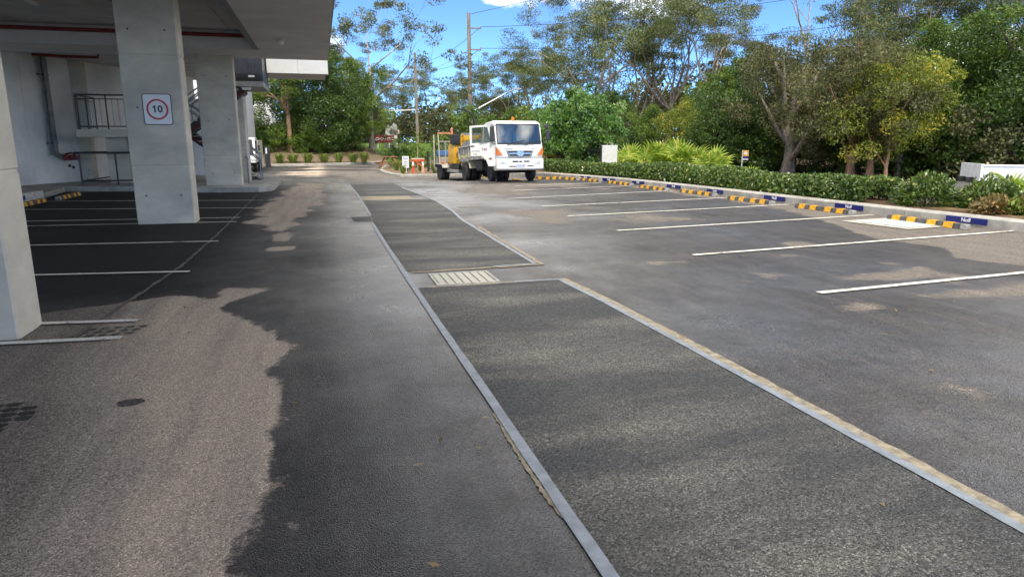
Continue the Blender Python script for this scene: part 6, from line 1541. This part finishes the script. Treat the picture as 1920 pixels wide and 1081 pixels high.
# feather palm behind the truck
fp = empty('feather_palm', (16.4, 52, 0.2), 0.3, 'thin feather palm rising behind the truck cab', 'palm')
MB().tube([(0, 0, 0), (0.05, 0, 1.6), (0, 0, 2.6)], [0.12, 0.09, 0.07], 8).build('trunk', BARK_G, fp, smooth=True)
def feather(seed):
    rr = random.Random(seed); V = []; F = []; T_ = []
    for k in range(26):
        t = k / 25; x = 1.7 * t; z = 0.55 * math.sin(t * 2.3) - 0.45 * t * t
        for s in (-1, 1):
            L_ = 0.55 * math.sin(PI * (0.12 + 0.85 * t)) + 0.08; i = len(V)
            V += [(x, 0, z), (x + 0.045, 0, z), (x + 0.22, s * L_, z - 0.22)]; F.append((i, i + 1, i + 2)); T_ += [0.3, 0.3, 0.7]
    me = bpy.data.meshes.new('frond'); me.from_pydata(V, [], F); a_ = me.attributes.new('tint', 'FLOAT', 'POINT'); a_.data.foreach_set('value', np.array(T_, np.float32)); me.materials.append(L_MID); return me
fm = feather(3)
for k in range(9):
    f = link('frond', fm, fp, (0, 0, 2.55)); f.rotation_euler = (0, math.radians(-25 - 8 * (k % 4)), k * 2.4)

# ---- grass tufts in the far bed and on the island
def tuft_mesh(seed, n=90, h_=0.75, spread=0.45):
    r = np.random.default_rng(seed); V = []; F = []; T_ = []
    for k in range(n):
        a = r.uniform(0, 2 * PI); b0 = r.uniform(0, 0.10); L_ = h_ * r.uniform(0.6, 1.1); o_ = spread * r.uniform(0.3, 1.1); w = 0.012
        p0 = Vector((b0 * math.cos(a), b0 * math.sin(a), 0)); d = Vector((math.cos(a), math.sin(a), 0)); s_ = Vector((-d.y, d.x, 0)); i = len(V); tp = r.uniform(0, 0.9)
        V += [p0 - s_ * w, p0 + s_ * w, p0 + d * o_ * 0.45 + s_ * w + Vector((0, 0, L_ * 0.8)), p0 + d * o_ * 0.45 - s_ * w + Vector((0, 0, L_ * 0.8)), p0 + d * o_ + Vector((0, 0, L_ * 0.85))]
        F += [(i, i + 1, i + 2, i + 3), (i + 3, i + 2, i + 4)]; T_ += [tp * 0.6, tp * 0.6, tp, tp, tp]
    me = bpy.data.meshes.new('blades'); me.from_pydata([tuple(v) for v in V], [], F); a_ = me.attributes.new('tint', 'FLOAT', 'POINT'); a_.data.foreach_set('value', np.array(T_, np.float32)); me.materials.append(L_GRASS); return me
TU = [tuft_mesh(1), tuft_mesh(2, 110, 0.7, 0.55)]
OR2 = ['first', 'second', 'third', 'fourth', 'fifth', 'sixth', 'seventh', 'eighth', 'ninth', 'tenth']
for i, x in enumerate([-3.0, -2.05, -0.95, 0.25, 1.35, 2.5, 3.4]):
    t = empty('grass_tuft', (x, 55.1 + 0.28 * (x + 3.2), -0.16), i * 1.1, '%s grass tuft from the gate post along the far kerb' % OR2[i], 'grass', 'grass tufts behind the far kerb'); t.scale = (1.75, 1.75, 1.25)
    link('blades', TU[i % 2], t)
for i, (x, y, s, lab) in enumerate([(4.35, 41.5, 1.0, 'dry grass tuft beside the picnic table'), (4.75, 40.2, 1.1, 'tall dry grass tuft between the table and the notice board'), (4.25, 37.5, 0.75, 'grass tuft at the foot of the notice board'), (6.05, 37.9, 0.95, 'bright grass tuft right of the barrier frame'), (5.6, 40.5, 1.1, 'dry grass behind the barrier frame'), (5.2, 42.5, 1.1, 'grass tuft behind the notice board')]):
    t = empty('grass_tuft', (x, y, -0.19), i, lab, 'grass', 'grass tufts on the entrance island'); t.scale = (s, s, s); link('blades', TU[i % 2], t)
# sapling with stake on the island
sp_ = empty('sapling', (5.35, 39.6, -0.19), 0, 'thin staked sapling with few leaves behind the barrier', 'tree')
MB().tube([(0, 0, 0), (0.02, 0, 1.2), (0, 0, 1.9)], [0.025, 0.02, 0.01], 6).build('trunk', mat('stake_pale', (0.48, 0.36, 0.22), rough=0.8), sp_)
r_ = np.random.default_rng(9); P_ = cluster_points(np.array([(0, 0, 1.6), (0.3, 0, 1.5), (-0.3, 0.1, 1.65), (0.1, 0.1, 1.95)]), np.full(4, 0.35), 40, r_)
link('crown', leaf_mesh('crown', P_, 0.15 * r_.uniform(.7, 1.3, len(P_)), 0.5, L_MID, 9, r_.uniform(0, 1, len(P_))), sp_)
# distant woodland that closes the view behind the counted trees
r_ = np.random.default_rng(33); C_ = []
for k in range(1000):
    a = r_.uniform(-0.12, 1.35); d = r_.uniform(88, 120) if a < 0.45 else r_.uniform(66, 92)
    hmax = 5.5 if a < 0.45 else 7.5
    C_.append((d * math.sin(a), d * math.cos(a), r_.uniform(0.3, hmax)))
C_ = np.array(C_); P_ = cluster_points(C_, r_.uniform(1.2, 2.3, len(C_)), 120, r_, 0.2, 0.8)
ti = np.repeat(r_.uniform(0, .55, len(C_)), 120) + r_.normal(size=len(P_)) * 0.12
tag(link('distant_woodland', leaf_mesh('distant_woodland', P_, 0.5 * r_.uniform(.6, 1.3, len(P_)), 0.45, L_OLIVE, 33, ti, droop=0.3)), 'far-off woodland closing the view behind the trees', 'woodland', None, 'stuff')

# fallen leaves blown against the kerb and lying about the lot
r_ = np.random.default_rng(50); n = 900
yy = r_.uniform(4, 27, n); xx = np.array([kx(float(v)) for v in yy]) - np.abs(r_.normal(size=n)) * 0.22 - 0.02
m2 = 260; xx = np.concatenate([xx, r_.uniform(-1.5, 11, m2)]); yy = np.concatenate([yy, r_.uniform(2, 24, m2)])
P_ = np.stack([xx, yy, np.array([float(gz(a, b)) for a, b in zip(xx, yy)]) + 0.016], 1)
tag(link('fallen_leaves', leaf_mesh('fallen_leaves', P_, 0.05 * r_.uniform(.5, 1.4, len(P_)), 0.4, L_BROWN, 50, r_.uniform(0, 1, len(P_)), flat=0.92)), 'dry brown leaves scattered over the asphalt and against the right kerb', 'leaves', None, 'stuff')
